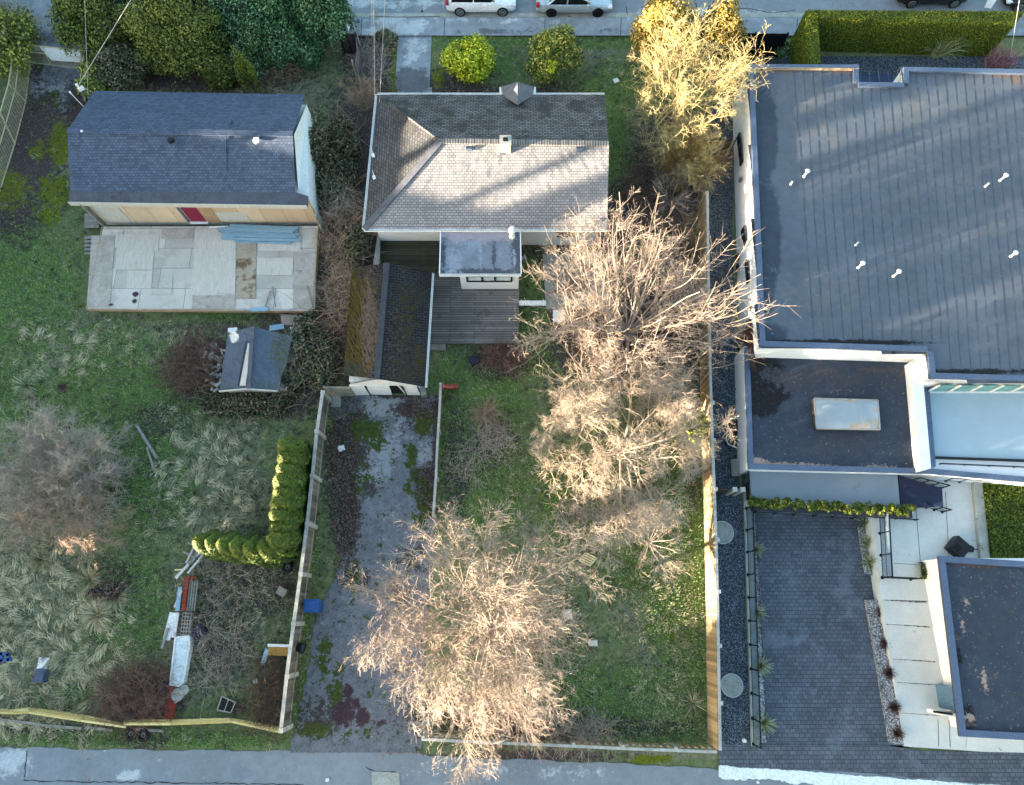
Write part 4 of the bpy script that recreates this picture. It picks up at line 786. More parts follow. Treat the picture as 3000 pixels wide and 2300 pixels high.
m = MB(); m.box((P(2900,1120,2.3)[0], yb2-.15, 1.8), (7.2, .08, .12)); m.build('sill', m_white, wn)
# skylight
s4 = [P(2385,1168,2.02), P(2570,1173,2.02), P(2577,1259,2.02), P(2392,1256,2.02)]
t2 = thing('skylight', 'rectangular domed skylight set in the lower dark roof', 'skylight', at(ln(s4[0], s4[2], .5), LZ-.1))
m = MB(); m.slab(s4, .3); m.build('curb', m_timberD, t2)
for a, b in zip(s4, s4[1:]+s4[:1]): m = MB(); m.beam((a[0], a[1], 2.05), (b[0], b[1], 2.05), .07, .05); m.build('frame', m_plyD, t2)
m = MB(); c = np.array(s4); U = np.linspace(0, 1, 15); V = []
for v in U:
    for u in U:
        p = (c[0]*(1-u)+c[1]*u)*(1-v)+(c[3]*(1-u)+c[2]*u)*v; p[2] += .03+.2*(min(1, 4*u*(1-u)*1.6)*min(1, 4*v*(1-v)*1.6)); V.append(p)
bi = (np.arange(14)[:,None]*15+np.arange(14)[None]).reshape(-1); m.add(V, np.stack([bi, bi+1, bi+16, bi+15], -1)[:, ::-1]); m.build('dome', m_sky, t2, True)
# garage roof deck, hedge trough, ramp canopy
t = thing('garage_roof_deck', 'flat blue grey roof deck over the sunken garage entrance', 'roof deck', at(P(2420,1420), .8))
m = MB(); m.slab([P(2194,1372,.95), P(2628,1385,.95), P(2638,1490,.95), P(2204,1468,.95)], .25); m.build('deck_surface', simple('blue_grey_vinyl', '#6f7a82', .06, .9, 9, .6, .0, stain=('#68737b', 1.3, .6), fk=.12), t)
m = MB(); m.slab([P(2200,1462,.96), P(2680,1490,.96), P(2676,1502,.9), P(2200,1474,.9)], 2.0); m.build('front_beam', m_stucco, t)
m = MB(); m.slab([P(2184,1380,.3), P(2196,1380,.3), P(2200,1466,.3), P(2190,1466,.3)], .2); m.build('gutter_strip', m_recess, t)
t = thing('hedge_trough', 'dark planter trough holding a clipped golden hedge above the paver drive', 'planter', at(P(2430,1480), 0))
m = MB(); m.beam(P(2200,1484,1.0), P(2668,1508,1.0), .35, .3); m.build('trough', simple('charcoal_planter', '#2a3038', .15, 2, 10), t)
hb = [P(2197,1452,1.6), P(2684,1478,1.6), P(2682,1508,1.6), P(2195,1486,1.6)]
m = MB()
for k in range(26):
    c = ln(ln(hb[0], hb[3], .5), ln(hb[1], hb[2], .5), (k+.5)/26); foliage(m, (c[0], c[1], 1.28), (.27, .3, .28), 420, .05, 5, .55, (.1, 1))
m.build('hedge', lf_gold, t)
# black sloping canopy over the steps
m = MB(); m.slab([P(2632,1392,.9), P(2640,1490,.9), P(2764,1484,1.3), P(2760,1430,1.3)], .06); tag(m.build('dark_canopy', simple('navy_canopy', '#141c33', .15, 1, 8, .6)), 'dark navy flat panel beside the blue grey deck', 'canopy')
# --- small modern house, lower right
BZ = 2.5
bp = [P(2750,1628,BZ), P(3120,1652,BZ), P(3120,2175,BZ), P(2813,2158,BZ)]
t = thing('flat_roofed_annex', 'white flat roofed annex with blue grey edged dark roof beside the stepped walkway', 'building', at(P(2950,1900), 0))
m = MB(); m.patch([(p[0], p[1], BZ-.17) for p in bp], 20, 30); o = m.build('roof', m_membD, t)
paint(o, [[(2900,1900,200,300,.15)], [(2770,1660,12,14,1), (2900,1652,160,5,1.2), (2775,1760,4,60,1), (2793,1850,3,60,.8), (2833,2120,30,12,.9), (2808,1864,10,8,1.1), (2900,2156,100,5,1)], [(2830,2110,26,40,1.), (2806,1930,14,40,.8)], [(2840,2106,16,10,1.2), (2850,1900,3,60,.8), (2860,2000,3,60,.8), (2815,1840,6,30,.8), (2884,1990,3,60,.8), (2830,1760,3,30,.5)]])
coping(bp, BZ, .28, m_flash, t, True, skip=(1,))
wb_ = P(2816-3, 2158, BZ); wx0 = P(2752,1630,BZ)[0]+.28; wy0 = bp[0][1]-.1; wy1 = P(2800,2100,1.5)[1]
m = MB(); m.slab([(wx0, wy0, BZ-.18), (bp[1][0], wy0, BZ-.18), (bp[1][0], bp[2][1]+.3, BZ-.18), (wx0+.35, bp[2][1]+.3, BZ-.18)], 3.2); m.build('wall', m_stucco, t)
m = MB(); q = P(2738,2045,1.0); m.box((wx0+.05, q[1], 1.1), (.3, 1.0, 2.2)); m.build('doorway', simple('blue_grey_door', '#4f7088', .1, 1, 8, .3), t)
m = MB(); m.beam(P(2737,2086,.9), P(2805,2094,.9), .16, 1.2); m.build('wing_wall', m_stucco, t); m = MB(); m.tube([P(2735,2085,1.5), P(2790,2092,1.5)], .05, 8); m.build('handrail', m_black, t)
# ---------------------------------------------------------------- fences
def W2(x, y, h): p = P(x, y, h); return (p[0], p[1])
def fence(name, label, top, h_, m_, posts, m_post=None, th=.04, rail=None, m_railp=None, gaps=0, side=0, pw=.1, lean=0, boards='panel', pside=0):
    """top = photo outline of the top edge at height h_"""
    q = [W2(x, y, h_) for x, y in top]; t = thing(name, label, 'fence', (q[len(q)//2][0], q[len(q)//2][1], 0)); m = MB()
    for a, b in zip(q[:-1], q[1:]):
        L = math.dist(a, b); n = max(1, int(L/.15))
        for i in range(n):
            if gaps and i % 2: continue
            f0, f1 = i/n+.02/n, (i+1)/n-.02/n; pa = np.array([a[0]*(1-f0)+b[0]*f0, a[1]*(1-f0)+b[1]*f0, 0]); pb = np.array([a[0]*(1-f1)+b[0]*f1, a[1]*(1-f1)+b[1]*f1, 0])
            hh = h_-rng.uniform(0, .03); m.beam(pa+[0,0,hh/2+.03], pb+[0,0,hh/2+.03], th*rng.uniform(.8, 1.2), hh-.06, rng.random())
    m.build(boards, m_, t)
    if rail:
        m = MB()
        for a, b in zip(q[:-1], q[1:]):
            d = unit(np.array([b[0]-a[0], b[1]-a[1]])); o = np.array([-d[1], d[0]])*side
            m.beam((a[0]+o[0], a[1]+o[1], h_+.02), (b[0]+o[0], b[1]+o[1], h_+.02), rail, .04); m.beam((a[0]+o[0]*.7, a[1]+o[1]*.7, .3), (b[0]+o[0]*.7, b[1]+o[1]*.7, .3), .05, .09)
        m.build('rail', m_railp or m_rail, t)
    for x, y in posts:
        c = W2(x, y, h_); m = MB(); m.box((c[0]+pside, c[1], (h_+.08)/2), (pw, pw, h_+.08)); m.build('post', m_post or m_rail, t)
    return t
def boardmat(name, cols):
    n = N(name, .9, 0, .15); a = n.node('Attribute', attribute_name='var').outputs['Fac']; k = len(cols)
    cc = n.ramp(a, [(i/(k-1), lin(c)) for i, c in enumerate(cols)]); f = n.noise(9, 5, .7)
    cc = n.mix(.6, cc, n.ramp(f, [(.3, (.5, .5, .5)), (.7, (1.3, 1.3, 1.3))]), 'MULTIPLY'); n.bump(f, .3, .02); return n.out(cc)
bd_c = boardmat('tan_cedar_boards', ['#6c6250', '#887a5e', '#a09072']); bd_g = boardmat('silver_grey_boards', ['#4a4844', '#5f5c55', '#757168'])
bd_d = boardmat('dark_stained_boards', ['#1c1a1c', '#2a2728', '#343032']); bd_y = boardmat('yellow_slats', ['#a8965c', '#c4b47a', '#d6c890']); bd_w = boardmat('white_grey_boards', ['#8f9490', '#aeb2ae', '#c6c8c4'])
fence('timber_fence', 'long grey solid board fence between the weedy yard and the old driveway', [(946,1146), (928,1268), (916,1388), (903,1512), (883,1667), (861,1824), (841,1975), (824,2135)], 1.5, bd_g,
      [(946,1150), (928,1264), (915,1394), (901,1535), (882,1682), (861,1828), (842,1982), (824,2140)], rail=.16, pw=.2, pside=0)
fence('timber_fence', 'tall tan cedar fence along the gravel path, its west face in the sun', [(2068,560), (2071,800), (2076,1080), (2082,1290), (2088,1450), (2093,1600), (2096,1735), (2099,1900), (2102,2060), (2104,2198)], 1.75, bd_c,
      [(2080,1180), (2084,1290), (2089,1433), (2095,1580), (2098,1733), (2101,1892), (2104,2060)], m_post=m_rail, rail=.13, side=.08, pw=.17, pside=.12)
fence('picket_fence', 'low tan fence of spaced boards along the bottom lane', [(1236,2160), (1400,2168), (1500,2172), (1681,2180), (1825,2187), (2100,2197)], 1.1, bd_c,
      [(1240,2160), (1530,2174), (1681,2181), (1825,2188), (1980,2193)], rail=.12, side=-.08, gaps=1, pw=.14)
fence('low_fence', 'short rusty brown low fence between the driveway and the back lawn', [(1291,1126), (1288,1200), (1284,1260), (1280,1330), (1277,1400), (1273,1460), (1269,1510)], .8, boardmat('rusty_boards', ['#4d3c36', '#6e4a3e', '#7d5848']), [(1291,1126), (1285,1262), (1278,1400), (1270,1508)], rail=.12, pw=.13)
m = MB(); m.box(P(1318,1133,.45), (.8, .06, .8)); m.box((P(1318,1133,.9)[0], P(1318,1133,.9)[1], .9), (.85, .14, .05)); tag(m.build('end_screen', m_timberR), 'red brown stub of boarding at the top end of the low fence', 'screen')
fence('dark_fence', 'dark stained board fence panel behind the evergreen shrubs beside the pavement', [(990,100), (1042,98)], 1.6, bd_d, [(990,100), (1041,98)], m_post=m_timberD)
fence('dark_fence', 'narrow grey boundary fence running away from the pavement', [(1042,98), (1046,150), (1040,190)], 1.4, boardmat('mauve_grey_boards', ['#4d484c', '#625c60', '#716c70']), [(1032,180)], m_post=m_timber)
m = MB(); m.beam(P(1034,66,1.9), P(1056,135,.9), .09, .09); tag(m.build('leaning_post', m_timber), 'weathered post leaning on the dark fence corner near the pavement', 'post')
fence('slatted_gate_fence', 'black slatted gate between hedge and lichen tree', [(2120,97), (2310,98)], 1.9, m_black, [(2122,98), (2214,98), (2308,99)], m_post=m_black)
fence('mossy_fence', 'rotten grey boards of the old fence behind the modern house wall path', [(2062,420), (2066,560)], 1.4, bd_g, [(2062,424)], m_post=m_timberD)
# yellow construction lattice along the lane
def lattice(name, label, top, h_, posts, bottom=None):
    q = [W2(x, y, h_) for x, y in top]; bq = [W2(x, y, 0) for x, y in bottom] if bottom else q; t = thing(name, label, 'fence', (bq[0][0], bq[0][1], 0)); m = MB(); m2 = MB()
    for k in range(len(q)-1):
        a, b, a0, b0 = q[k], q[k+1], bq[k], bq[k+1]
        for f in np.linspace(0, 1, 16): m2.beam((a0[0]*(1-f)+a[0]*f, a0[1]*(1-f)+a[1]*f, h_*f), (b0[0]*(1-f)+b[0]*f, b0[1]*(1-f)+b[1]*f, h_*f), .012, .012)
        for f in (0, .62, 1): m.beam((a0[0]*(1-f)+a[0]*f, a0[1]*(1-f)+a[1]*f, h_*f), (b0[0]*(1-f)+b[0]*f, b0[1]*(1-f)+b[1]*f, h_*f), .05, .05)
    m.build('frame_tube', m_wireY, t); m2.build('wire_mesh', m_wireY, t)
    for k, (f0) in enumerate(posts):
        i = min(int(f0), len(q)-2); f = f0-i; a = np.array(q[i])*(1-f)+np.array(q[i+1])*f; b = np.array(bq[i])*(1-f)+np.array(bq[i+1])*f
        m = MB(); m.beam((b[0], b[1], 0), (a[0], a[1], h_), .05, .05); m.build('upright', m_wireY, t)
    return t
lf = lattice('wire_fence_panel', 'pale yellow wire panel across the side drive with a white sheet on it', [(48,129), (248,148)], 1.3, [0, .38, .95, 1], [(92,184), (243,203)])
m = MB(); m.slab([P(114,136,1.28), P(231,148,1.28), P(244,183,.45), P(150,176,.45)], .03); tag(m.build('white_sheet', m_white), 'white board fixed to the wire panel across the side drive', 'board')
lattice('wire_fence_panel', 'pale yellow wire panels leaning along the far left boundary', [(36,175), (25,245), (0,330), (-30,440)], 1.5, [0, 1, 2, 3], [(90,184), (76,298), (44,420), (0,560)])
lattice('wire_fence_panel', 'small wire panel right of the side drive beside the juniper', [(248,150), (233,250)], 1.2, [0, 1], [(250,200), (250,298)])
t = lattice('wire_fence_panel', 'small brown wire panel stuck in the shrubs left of the dark fence', [(900,145), (940,118)], 1.0, [0, 1], [(905,152), (952,152)])
def slatfence(label, top, bot, h_):
    t = thing('yellow_slat_fence', label, 'fence', (*W2(*bot[0], 0), 0)); m = MB(); q = [P(x, y, h_) for x, y in top]; b_ = [P(x, y, .02) for x, y in bot]
    for k in range(len(q)-1):
        for f in np.linspace(.0, 1, 6): m.beam(ln(b_[k], q[k], f), ln(b_[k+1], q[k+1], f), .08, .05, rng.random())
    m.build('slats', bd_y, t)
    for k in range(len(q)): m = MB(); m.beam(b_[k], q[k], .08, .08); m.build('post', m_yellow, t)
slatfence('pale yellow slatted fence sagging along the weedy yard, left part', [(-60,2085), (40,2090), (85,2088), (240,2112), (366,2130)], [(-60,2078), (30,2080), (85,2074), (240,2094), (366,2122)], .8)
slatfence('pale yellow slatted fence, right part ending at the long grey fence', [(366,2122), (500,2122), (680,2115), (822,2146)], [(366,2108), (500,2110), (670,2105), (822,2132)], .9)
for a, b, lb in (((0,2108),(120,2122),'left'), ((120,2124),(240,2134),'middle'), ((250,2130),(330,2140),'right'), ((390,2136),(480,2142),'far right')):
    m = MB(); m.beam(P(*a, .1), P(*b, .1), .12, .08); tag(m.build('fallen_rail', m_timber), 'grey rotten rail lying below the yellow fence, %s of the four' % lb, 'rail')
# gate across the gravel path
t = thing('path_gate', 'dark timber gate across the gravel path between the fence and the house', 'gate', (*W2(2120,1434,0), 0))
m = MB(); m.beam(P(2085,1432,1.3), P(2140,1434,1.3), .06, .06); m.beam((*W2(2085,1432,1.3), .7), (*W2(2140,1434,1.3), .7), .05, 1.2); m.build('gate_leaf', m_timberD, t)
for x in (2153, 2176): m = MB(); c = W2(x, 1434, 1.5); m.box((c[0], c[1], .75), (.16, .16, 1.5)); m.box((c[0], c[1], 1.52), (.22, .22, .05)); m.build('gate_post', m_rail, t)
t = thing('path_gate', 'black gate near the top end of the gravel path', 'gate', (*W2(2125,405,0), 0))
m = MB(); m.beam((*W2(2080,405,1.6), .8), (*W2(2160,404,1.6), .8), .05, 1.6); m.build('gate_leaf', m_timberD, t)
for x in (2125, 2152): m = MB(); c = W2(x, 403, 1.65); m.box((c[0], c[1], .8), (.14, .14, 1.65)); m.build('gate_post', m_rail, t)
# railings with tinted glass
def railing(name, label, line, z0, h_=1.05, n=8, glass=True, mids=()):
    a, b = [np.array(P(x, y, zz)) for (x, y), zz in zip(line, z0 if isinstance(z0, tuple) else (z0, z0))]; t = thing(name, label, 'railing', tuple(a)); up_ = np.array([0, 0, 1.])
    m = MB(); m.beam(a+up_*h_, b+up_*h_, .05, .05); m.build('top_rail', m_black, t)
    m = MB(); m.beam(a+up_*.08, b+up_*.08, .03, .03)
    for k in mids: m.beam(a+up_*k, b+up_*k, .02, .02)
    m.build('lower_rail', m_black, t)
    for i in range(n+1): p = a+(b-a)*i/n; m = MB(); m.beam(p, p+up_*h_, .05, .05); m.disc(p, .08, .02, 8); m.build('post', m_black, t)
    if glass: m = MB(); m.beam(a+up_*h_/2+.0, b+up_*h_/2, .012, h_-.16); m.build('glass_panel', m_glassR, t)
    return t
railing('glass_railing', 'long black railing with tinted glass above the sunken paver drive', [(2186,1490), (2207,2180)], .14, 1.05, 10)
railing('glass_railing', 'black railing along the west side of the lower roof beside the gravel path', [(2158,1140), (2176,1425)], .14, 1.0, 7)
railing('glass_railing', 'black railing with a middle rail on the left edge of the concrete walkway', [(2574,1500), (2584,1692)], .38, 1.0, 3, mids=(.5,))
railing('glass_railing', 'short black railing at the top of the walkway steps', [(2585,1693), (2668,1697)], .38, .95, 1, glass=False, mids=(.5,))
railing('glass_railing', 'lower black railing beside the dark canopy', [(2690,1480), (2760,1500)], .38, .8, 3, glass=False, mids=(.4,))
railing('glass_railing', 'upper black railing between the dark canopy and the parapet', [(2670,1408), (2756,1430)], .38, .8, 3, glass=False, mids=(.4,))
railing('glass_railing', 'black railing tight under the parapet coping at the walkway', [(2770,1408), (2850,1414)], .38, .7, 2, glass=False)
railing('glass_railing', 'black railing of the terrace over the dark gap', [(2735,1366), (3020,1378)], 1.2, .7, 4)
railing('glass_railing', 'black rail in front of the golden hedge trough', [(2210,1500), (2665,1528)], -.1, .8, 8)
# low block wall, brazier, dwarf hedge
m = MB(); m.slab([P(2852,1412,.6), P(2878,1412,.6), P(2902,1640,.6), P(2874,1640,.6)], .6); tag(m.build('low_wall', m_concM), 'pale low concrete wall between the walkway and the dwarf hedge', 'wall')
m = MB(); m.slab([P(2687,1650,.6), P(2702,1650,.6), P(2704,1690,.6), P(2690,1690,.6)], .5); tag(m.build('kerb_block', m_concM), 'short concrete kerb block beside the annex roof corner', 'kerb')
m = MB(); m.box(P(2806,1604,.7), (.78, .78, .5), R(45)); o = m.build('fire_table', m_black); tag(o, 'black square table set diagonally on the concrete walkway', 'table')
m = MB(); c = P(2806,1604,.96); m.box((c[0], c[1], .96), (.3, .3, .02), R(45)); m.build('table_inset', m_dark, o)
m = MB(); c = P(2843,1608,.41); m.disc((c[0], c[1], .39), .17, .06, 16); m.tube([c, P(2868,1610,.43), P(2880,1608,.65)], .02, 5); tag(m.build('hose_reel', m_black), 'small dark disc with a cable right of the black table', 'cable reel')
for p4, lb in (([(2886,1405), (3030,1410), (3030,1640), (2908,1634)], 'deep green clipped hedge block at the right edge beside the low wall'), ([(2702,1652), (2742,1652), (2744,1690), (2706,1690)], 'small patch of clipped green hedge tucked against the annex corner')):
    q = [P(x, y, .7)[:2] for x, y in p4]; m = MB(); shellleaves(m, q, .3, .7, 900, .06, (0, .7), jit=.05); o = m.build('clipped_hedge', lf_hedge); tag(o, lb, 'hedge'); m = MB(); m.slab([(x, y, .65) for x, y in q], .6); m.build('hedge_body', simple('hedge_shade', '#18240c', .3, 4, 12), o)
# big clipped hedge upper right
q1 = [P(2362,30,2.5)[:2], P(2998,34,2.5)[:2], P(2972,72,2.5)[:2], P(2394,54,2.5)[:2], P(2403,185,2.5)[:2], P(2374,185,2.5)[:2]]
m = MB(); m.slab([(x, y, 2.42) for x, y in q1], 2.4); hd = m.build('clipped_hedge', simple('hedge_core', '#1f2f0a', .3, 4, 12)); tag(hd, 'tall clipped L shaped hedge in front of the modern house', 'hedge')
m = MB(); shellleaves(m, q1, .02, 2.5, 1500, .038, (.05, 1), jit=.035); m.build('foliage', lf_hedge, hd)
m = MB(); c = P(2284,165,0); foliage(m, (c[0], c[1], .35), (.6, .6, .6), 1500, .06); tag(m.build('round_shrub', lf_dg), 'dark round shrub between the black gate and the tall hedge', 'shrub')
def tuftplant(name, label, cat, px, py, z, n, L, r_, mat, lean=(0, 0), rad=.05, el=(15, 85), a=(0, 1), droop=.8, group=None):
    c = P(px, py, z); m = MB(); T, r = tuft(c, rad, n, L, r_, lean, el, 6, droop); blades(m, T, r, rng.uniform(a[0], a[1], n)); o = m.build(name, mat); return tag(o, label, cat, group)
tuftplant('pampas_clump', 'tall green fountain of grass in front of the clipped hedge', 'grass clump', 2738, 165, .02, 420, 1.9, .014, lf_yucca, (.1, .25), .2, (40, 88))
m = MB(); T, r = canes((*P(2920, 190, 0)[:2], 0), (.9, .6), 260, (.7, 1.6), .01, (0, .1), (40, 85), droop=.1); m.tubes(T, r, 3, rng.random(260)); tag(m.build('pink_shrub', lf_pink), 'leafless pinkish shrub at the right end of the front gravel', 'shrub')
T = None
yu = tuftplant('yucca', 'spiky yucca lowest of the row beside the glass railing', 'yucca', 2236, 2118, .1, 110, .62, .022, lf_yucca, el=(8, 88), droop=.3, group='yuccas along the paver drive'); base_loc = P(2236, 2118, .1)
for (x, y, z, s_, lb) in ((2214, 1610, dz(1610)+.1, .8, 'spiky yucca highest of the row beside the glass railing'), (2215, 1795, dz(1795)+.1, .9, 'spiky yucca second from the top beside the glass railing'), (2228, 1950, dz(1950)+.1, .95, 'spiky yucca third from the top beside the glass railing'),
    (2532, 1532, dz(1545)+.1, .95, 'yucca nearest the golden hedge in the gravel bed by the walkway railing'), (2538, 1590, dz(1590)+.1, .85, 'middle small yucca in the gravel bed by the walkway railing'), (2546, 1648, dz(1650)+.1, 1.05, 'largest yucca at the bottom of the gravel bed by the walkway railing')):
    b = np.array(base_loc); cpt = np.array(P(x, y, z)); a_ = rng.uniform(0, 6.28); rot = np.array([[math.cos(a_), -math.sin(a_), 0], [math.sin(a_), math.cos(a_), 0], [0, 0, 1]]); o = yu.copy(); col.objects.link(o); o['label'] = lb
    o.rotation_euler = (0, 0, a_); o.scale = (s_, s_, s_); o.location = tuple(cpt-rot@(b*s_))
for k, (x, y) in enumerate(((2577,1793), (2592,1888), (2604,1972), (2618,2072), (2627,2148))):
    c = P(x, y, dz(y)+.12); m = MB(); T, r = tuft(c, .1, 260, .34, .01, (0, 0), (15, 88), 5); blades(m, T, r, rng.random(260)); tag(m.build('dark_grass_tuft', lf_maroon), 'dark maroon grass tuft, %s from the top in the long gravel bed' % ('first', 'second', 'third', 'fourth', 'last')[k], 'grass tuft', 'maroon tufts in the gravel bed')
# manholes, bench planks, tubs on the gravel path
for x, y, rr_, lb in ((2116,1560,.55,'large round concrete lid touching the tan fence'), (2144,2008,.51,'round lid with a pale rim in the middle of the gravel path')):
    c = P(x, y, .04); m = MB(); m.disc((c[0], c[1], .02), rr_, .05, 40); o = m.build('manhole', m_concM); tag(o, lb, 'manhole lid'); m = MB(); A_ = np.arange(41)*2*math.pi/40; m.tube([(c[0]+rr_*math.cos(a), c[1]+rr_*math.sin(a), .07) for a in A_], .018, 5); m.build('rim', m_concL, o)
m = MB(); pts = [P(2178,1225,.35), P(2142,1226,.35), P(2131,1240,.35), P(2128,1290,.35), P(2134,1302,.35), P(2160,1312,.35)]; m.tube(pts, .035, 6); o = m.build('window_well', m_concL); tag(o, 'rounded white edged window well against the path railing', 'window well'); m = MB(); m.slab([(p[0], p[1], .3) for p in pts+[P(2164,1226,.35)]], .03); m.build('well_cover', m_glassD, o)
for k in range(3): m = MB(); m.beam(P(2144+k*8, 1345, .4), P(2148+k*8, 1395, .4), .13, .05); tag(m.build('plank', m_timber), 'grey plank on end of the gravel path, %s of three by the railing' % ('left', 'middle', 'right')[k], 'plank', 'planks by the railing')
m = MB(); c = P(2181, 2170, .1); m.disc((c[0], c[1], .03), .09, .1, 14); tag(m.build('cleanout_pipe', m_white), 'small round white cap at the bottom end of the gravel path', 'pipe cap')
# ---------------------------------------------------------------- cars
def car(label, cx, cy, L, Wd, Hh, paint_, head, suv, name='parked_car'):
    """lofted body, local x = forward"""
    t = thing(name, label, 'car', (0, 0, 0)); z0, zs = .28, .88 if not suv else 1.0
    xs_ = np.array([-L/2, -L/2+.12, -L/2+.5, -L*.2, 0, L*.22, L/2-.55, L/2-.14, L/2]); wds = np.array([.72, .86, .97, 1, 1, 1, .96, .86, .66])*Wd/2
    zt = np.array([zs-.2, zs-.04, zs+.02, zs, zs, zs-.02, zs-.16, zs-.26, zs-.4]); rings = []
    for x, w_, z in zip(xs_, wds, zt): rings.append([(x, -w_*.93, z0), (x, -w_, z0+.22), (x, -w_, (z0+z)/2+.1), (x, -w_*.95, z-.05), (x, -w_*.8, z), (x, w_*.8, z), (x, w_*.95, z-.05), (x, w_, (z0+z)/2+.1), (x, w_, z0+.22), (x, w_*.93, z0)])
    V = np.array(rings).reshape(-1, 3); K = 10; f = [[i*K+j, i*K+(j+1)%K, (i+1)*K+(j+1)%K, (i+1)*K+j] for i in range(len(xs_)-1) for j in range(K)]
    m = MB(); m.add(V, [np.array(f), np.arange(K)[None, ::-1], np.arange(len(V)-K, len(V))[None]]); m.build('body', paint_, t)
    c = [(-L*.43 if suv else -L*.34, zs-.02), (-L*.36 if suv else -L*.2, Hh-.03), (L*.03, Hh), (L*.2, zs-.02)]
    def cab(sc2, name_, mm, zc=0):
        m = MB(); V = []
        for x, z in c:
            w_ = Wd/2*(.88 if z < Hh-.2 else .68)*sc2; V += [(x*(.985 if sc2 < 1 else 1), -w_, z-zc), (x*(.985 if sc2 < 1 else 1), w_, z-zc)]
        m.add(V, [np.array(q) for q in ([0, 1, 3, 2], [2, 3, 5, 4], [4, 5, 7, 6], [0, 2, 4, 6], [7, 5, 3, 1], [0, 6, 7, 1])]); return m.build(name_, mm, t)
    cab(1, 'windows', m_glassD)
    m = MB(); wr = Wd/2*.69; m.slab([(c[1][0]-.03, -wr, Hh+.01), (c[2][0]+.06, -wr, Hh+.03), (c[2][0]+.06, wr, Hh+.03), (c[1][0]-.03, wr, Hh+.01)], .05); m.build('roof', paint_, t)
    m = MB()
    for s_ in (-1, 1):
        for (xa, za), (xb, zb) in ((c[0], c[1]), (c[2], c[3])): m.beam((xa, s_*Wd/2*.885, za), (xb, s_*Wd/2*.69, zb), .08, .05)
        m.beam((-L*.1, s_*Wd/2*.89, zs-.02), (-L*.09, s_*Wd/2*.69, Hh), .07, .04)
    m.build('pillar', paint_, t)
    for x in (-L*.3, L*.31):
        for s_ in (-1, 1):
            m = MB(); A_ = np.arange(20)*2*math.pi/20; y0 = s_*(Wd/2-.12); y1 = s_*(Wd/2+.012)
            V = [(x+.34*math.cos(a), y0, .34+.34*math.sin(a)) for a in A_]+[(x+.34*math.cos(a), y1, .34+.34*math.sin(a)) for a in A_]
            fr_ = np.arange(20, 40); m.add(V, [np.array([[i, (i+1)%20, (i+1)%20+20, i+20] for i in range(20)]), (fr_ if s_ < 0 else fr_[::-1])]); wh = m.build('wheel', m_rubber, t)
            m = MB()
            for k in range(10): a = k*math.pi/5; m.beam((x, y1+s_*.012, .34), (x+.21*math.cos(a), y1+s_*.012, .34+.21*math.sin(a)), .03, .04)
            m.tube([(x+.22*math.cos(a), y1+s_*.01, .34+.22*math.sin(a)) for a in np.append(A_, 0)], .02, 5); m.build('rim', m_alloy if suv or paint_ != m_paintS else m_black, wh)
    for s_ in (-1, 1):
        m = MB(); m.box((L/2-.18, s_*Wd/2*.72, zs-.3), (.3, .3, .12)); m.build('headlight', m_lampW, t); m = MB(); m.box((-L/2+.1, s_*Wd/2*.78, zs-.12), (.2, .24, .2)); m.build('tail_light', m_lampR, t)
        m = MB(); m.box((L*.17, s_*(Wd/2+.06), zs+.06), (.12, .14, .1)); m.build('mirror', paint_, t)
        for x in (-L*.16, L*.06): m = MB(); m.box((x, s_*(Wd/2+.005), zs-.14), (.2, .03, .03)); m.build('door_handle', paint_, t)
    m = MB(); m.box((0, 0, z0-.02), (L*.8, Wd*.85, .12)); m.build('underbody', m_dark, t)
    p = P(cx, cy, .3); t.location = (p[0], p[1]+Wd/2, .02); t.rotation_euler = (0, 0, head); return t
car('white sport utility vehicle parked at the kerb left of the silver saloon', 1409, 38, 4.35, 1.85, 1.68, m_paintW, 0, True)
car('silver saloon car parked at the kerb right of the white vehicle', 1682, 40, 4.75, 1.82, 1.46, m_paintS, 0, False)
car('black car parked behind the tall hedge, left of the white cloth', 2732, 14, 4.4, 1.8, 1.5, m_paintB, 0, True)
car('dark car cut by the right margin beyond the hedge', 3050, 24, 4.6, 1.8, 1.5, m_paintB, math.pi, False)
# pavement furniture
m = MB(); c = P(1050, 62, .14); A_ = np.arange(21)*2*math.pi/20; m.tube([(c[0]+.1*math.cos(a), c[1]+.09*math.sin(a), .16) for a in A_], .03, 6); m.disc((c[0], c[1], .13), .05, .02, 10); tag(m.build('anchor_ring', m_flash), 'small pale anchor ring of the guy wire on the pavement', 'anchor ring')
m = MB(); T_ = P(1016,34,2.1); Bm = P(1019,95,.9); m.slab([P(1016,34,2.0), P(1024,54,2.0), P(1025,75,1.4), P(1020,95,1.3), P(1008,72,1.5), P(1013,54,1.8)], .05); m.beam((Bm[0], Bm[1], 0), (Bm[0], Bm[1], 1.3), .05, .05); tag(m.build('white_banner', m_white), 'narrow white banner standing beside the evergreen shrubs at the pavement', 'banner')
m = MB(); m.slab([P(2884,22,1.2), P(2904,24,1.2), P(2926,-10,1.6), P(2900,-14,1.7)], .03); tag(m.build('white_cloth', m_white), 'folded white cloth or umbrella between the two dark cars', 'cloth')
m = MB(); c = P(1986, 33, .02); m.box((c[0], c[1], .03), (.5, .35, .02)); o = m.build('storm_drain', m_concM); tag(o, 'iron drain grate in the gutter of the street', 'drain')
m = MB()
for k in range(6): m.box((c[0]-.2+k*.08, c[1], .042), (.03, .28, .006))
m.build('grate_bars', m_dark, o)
m = MB(); c = P(1237, 33, .02); m.disc((c[0], c[1], .02), .07, .012, 12); tag(m.build('valve_cover', m_dark), 'small dark valve cover in the gutter left of the white vehicle', 'cover')
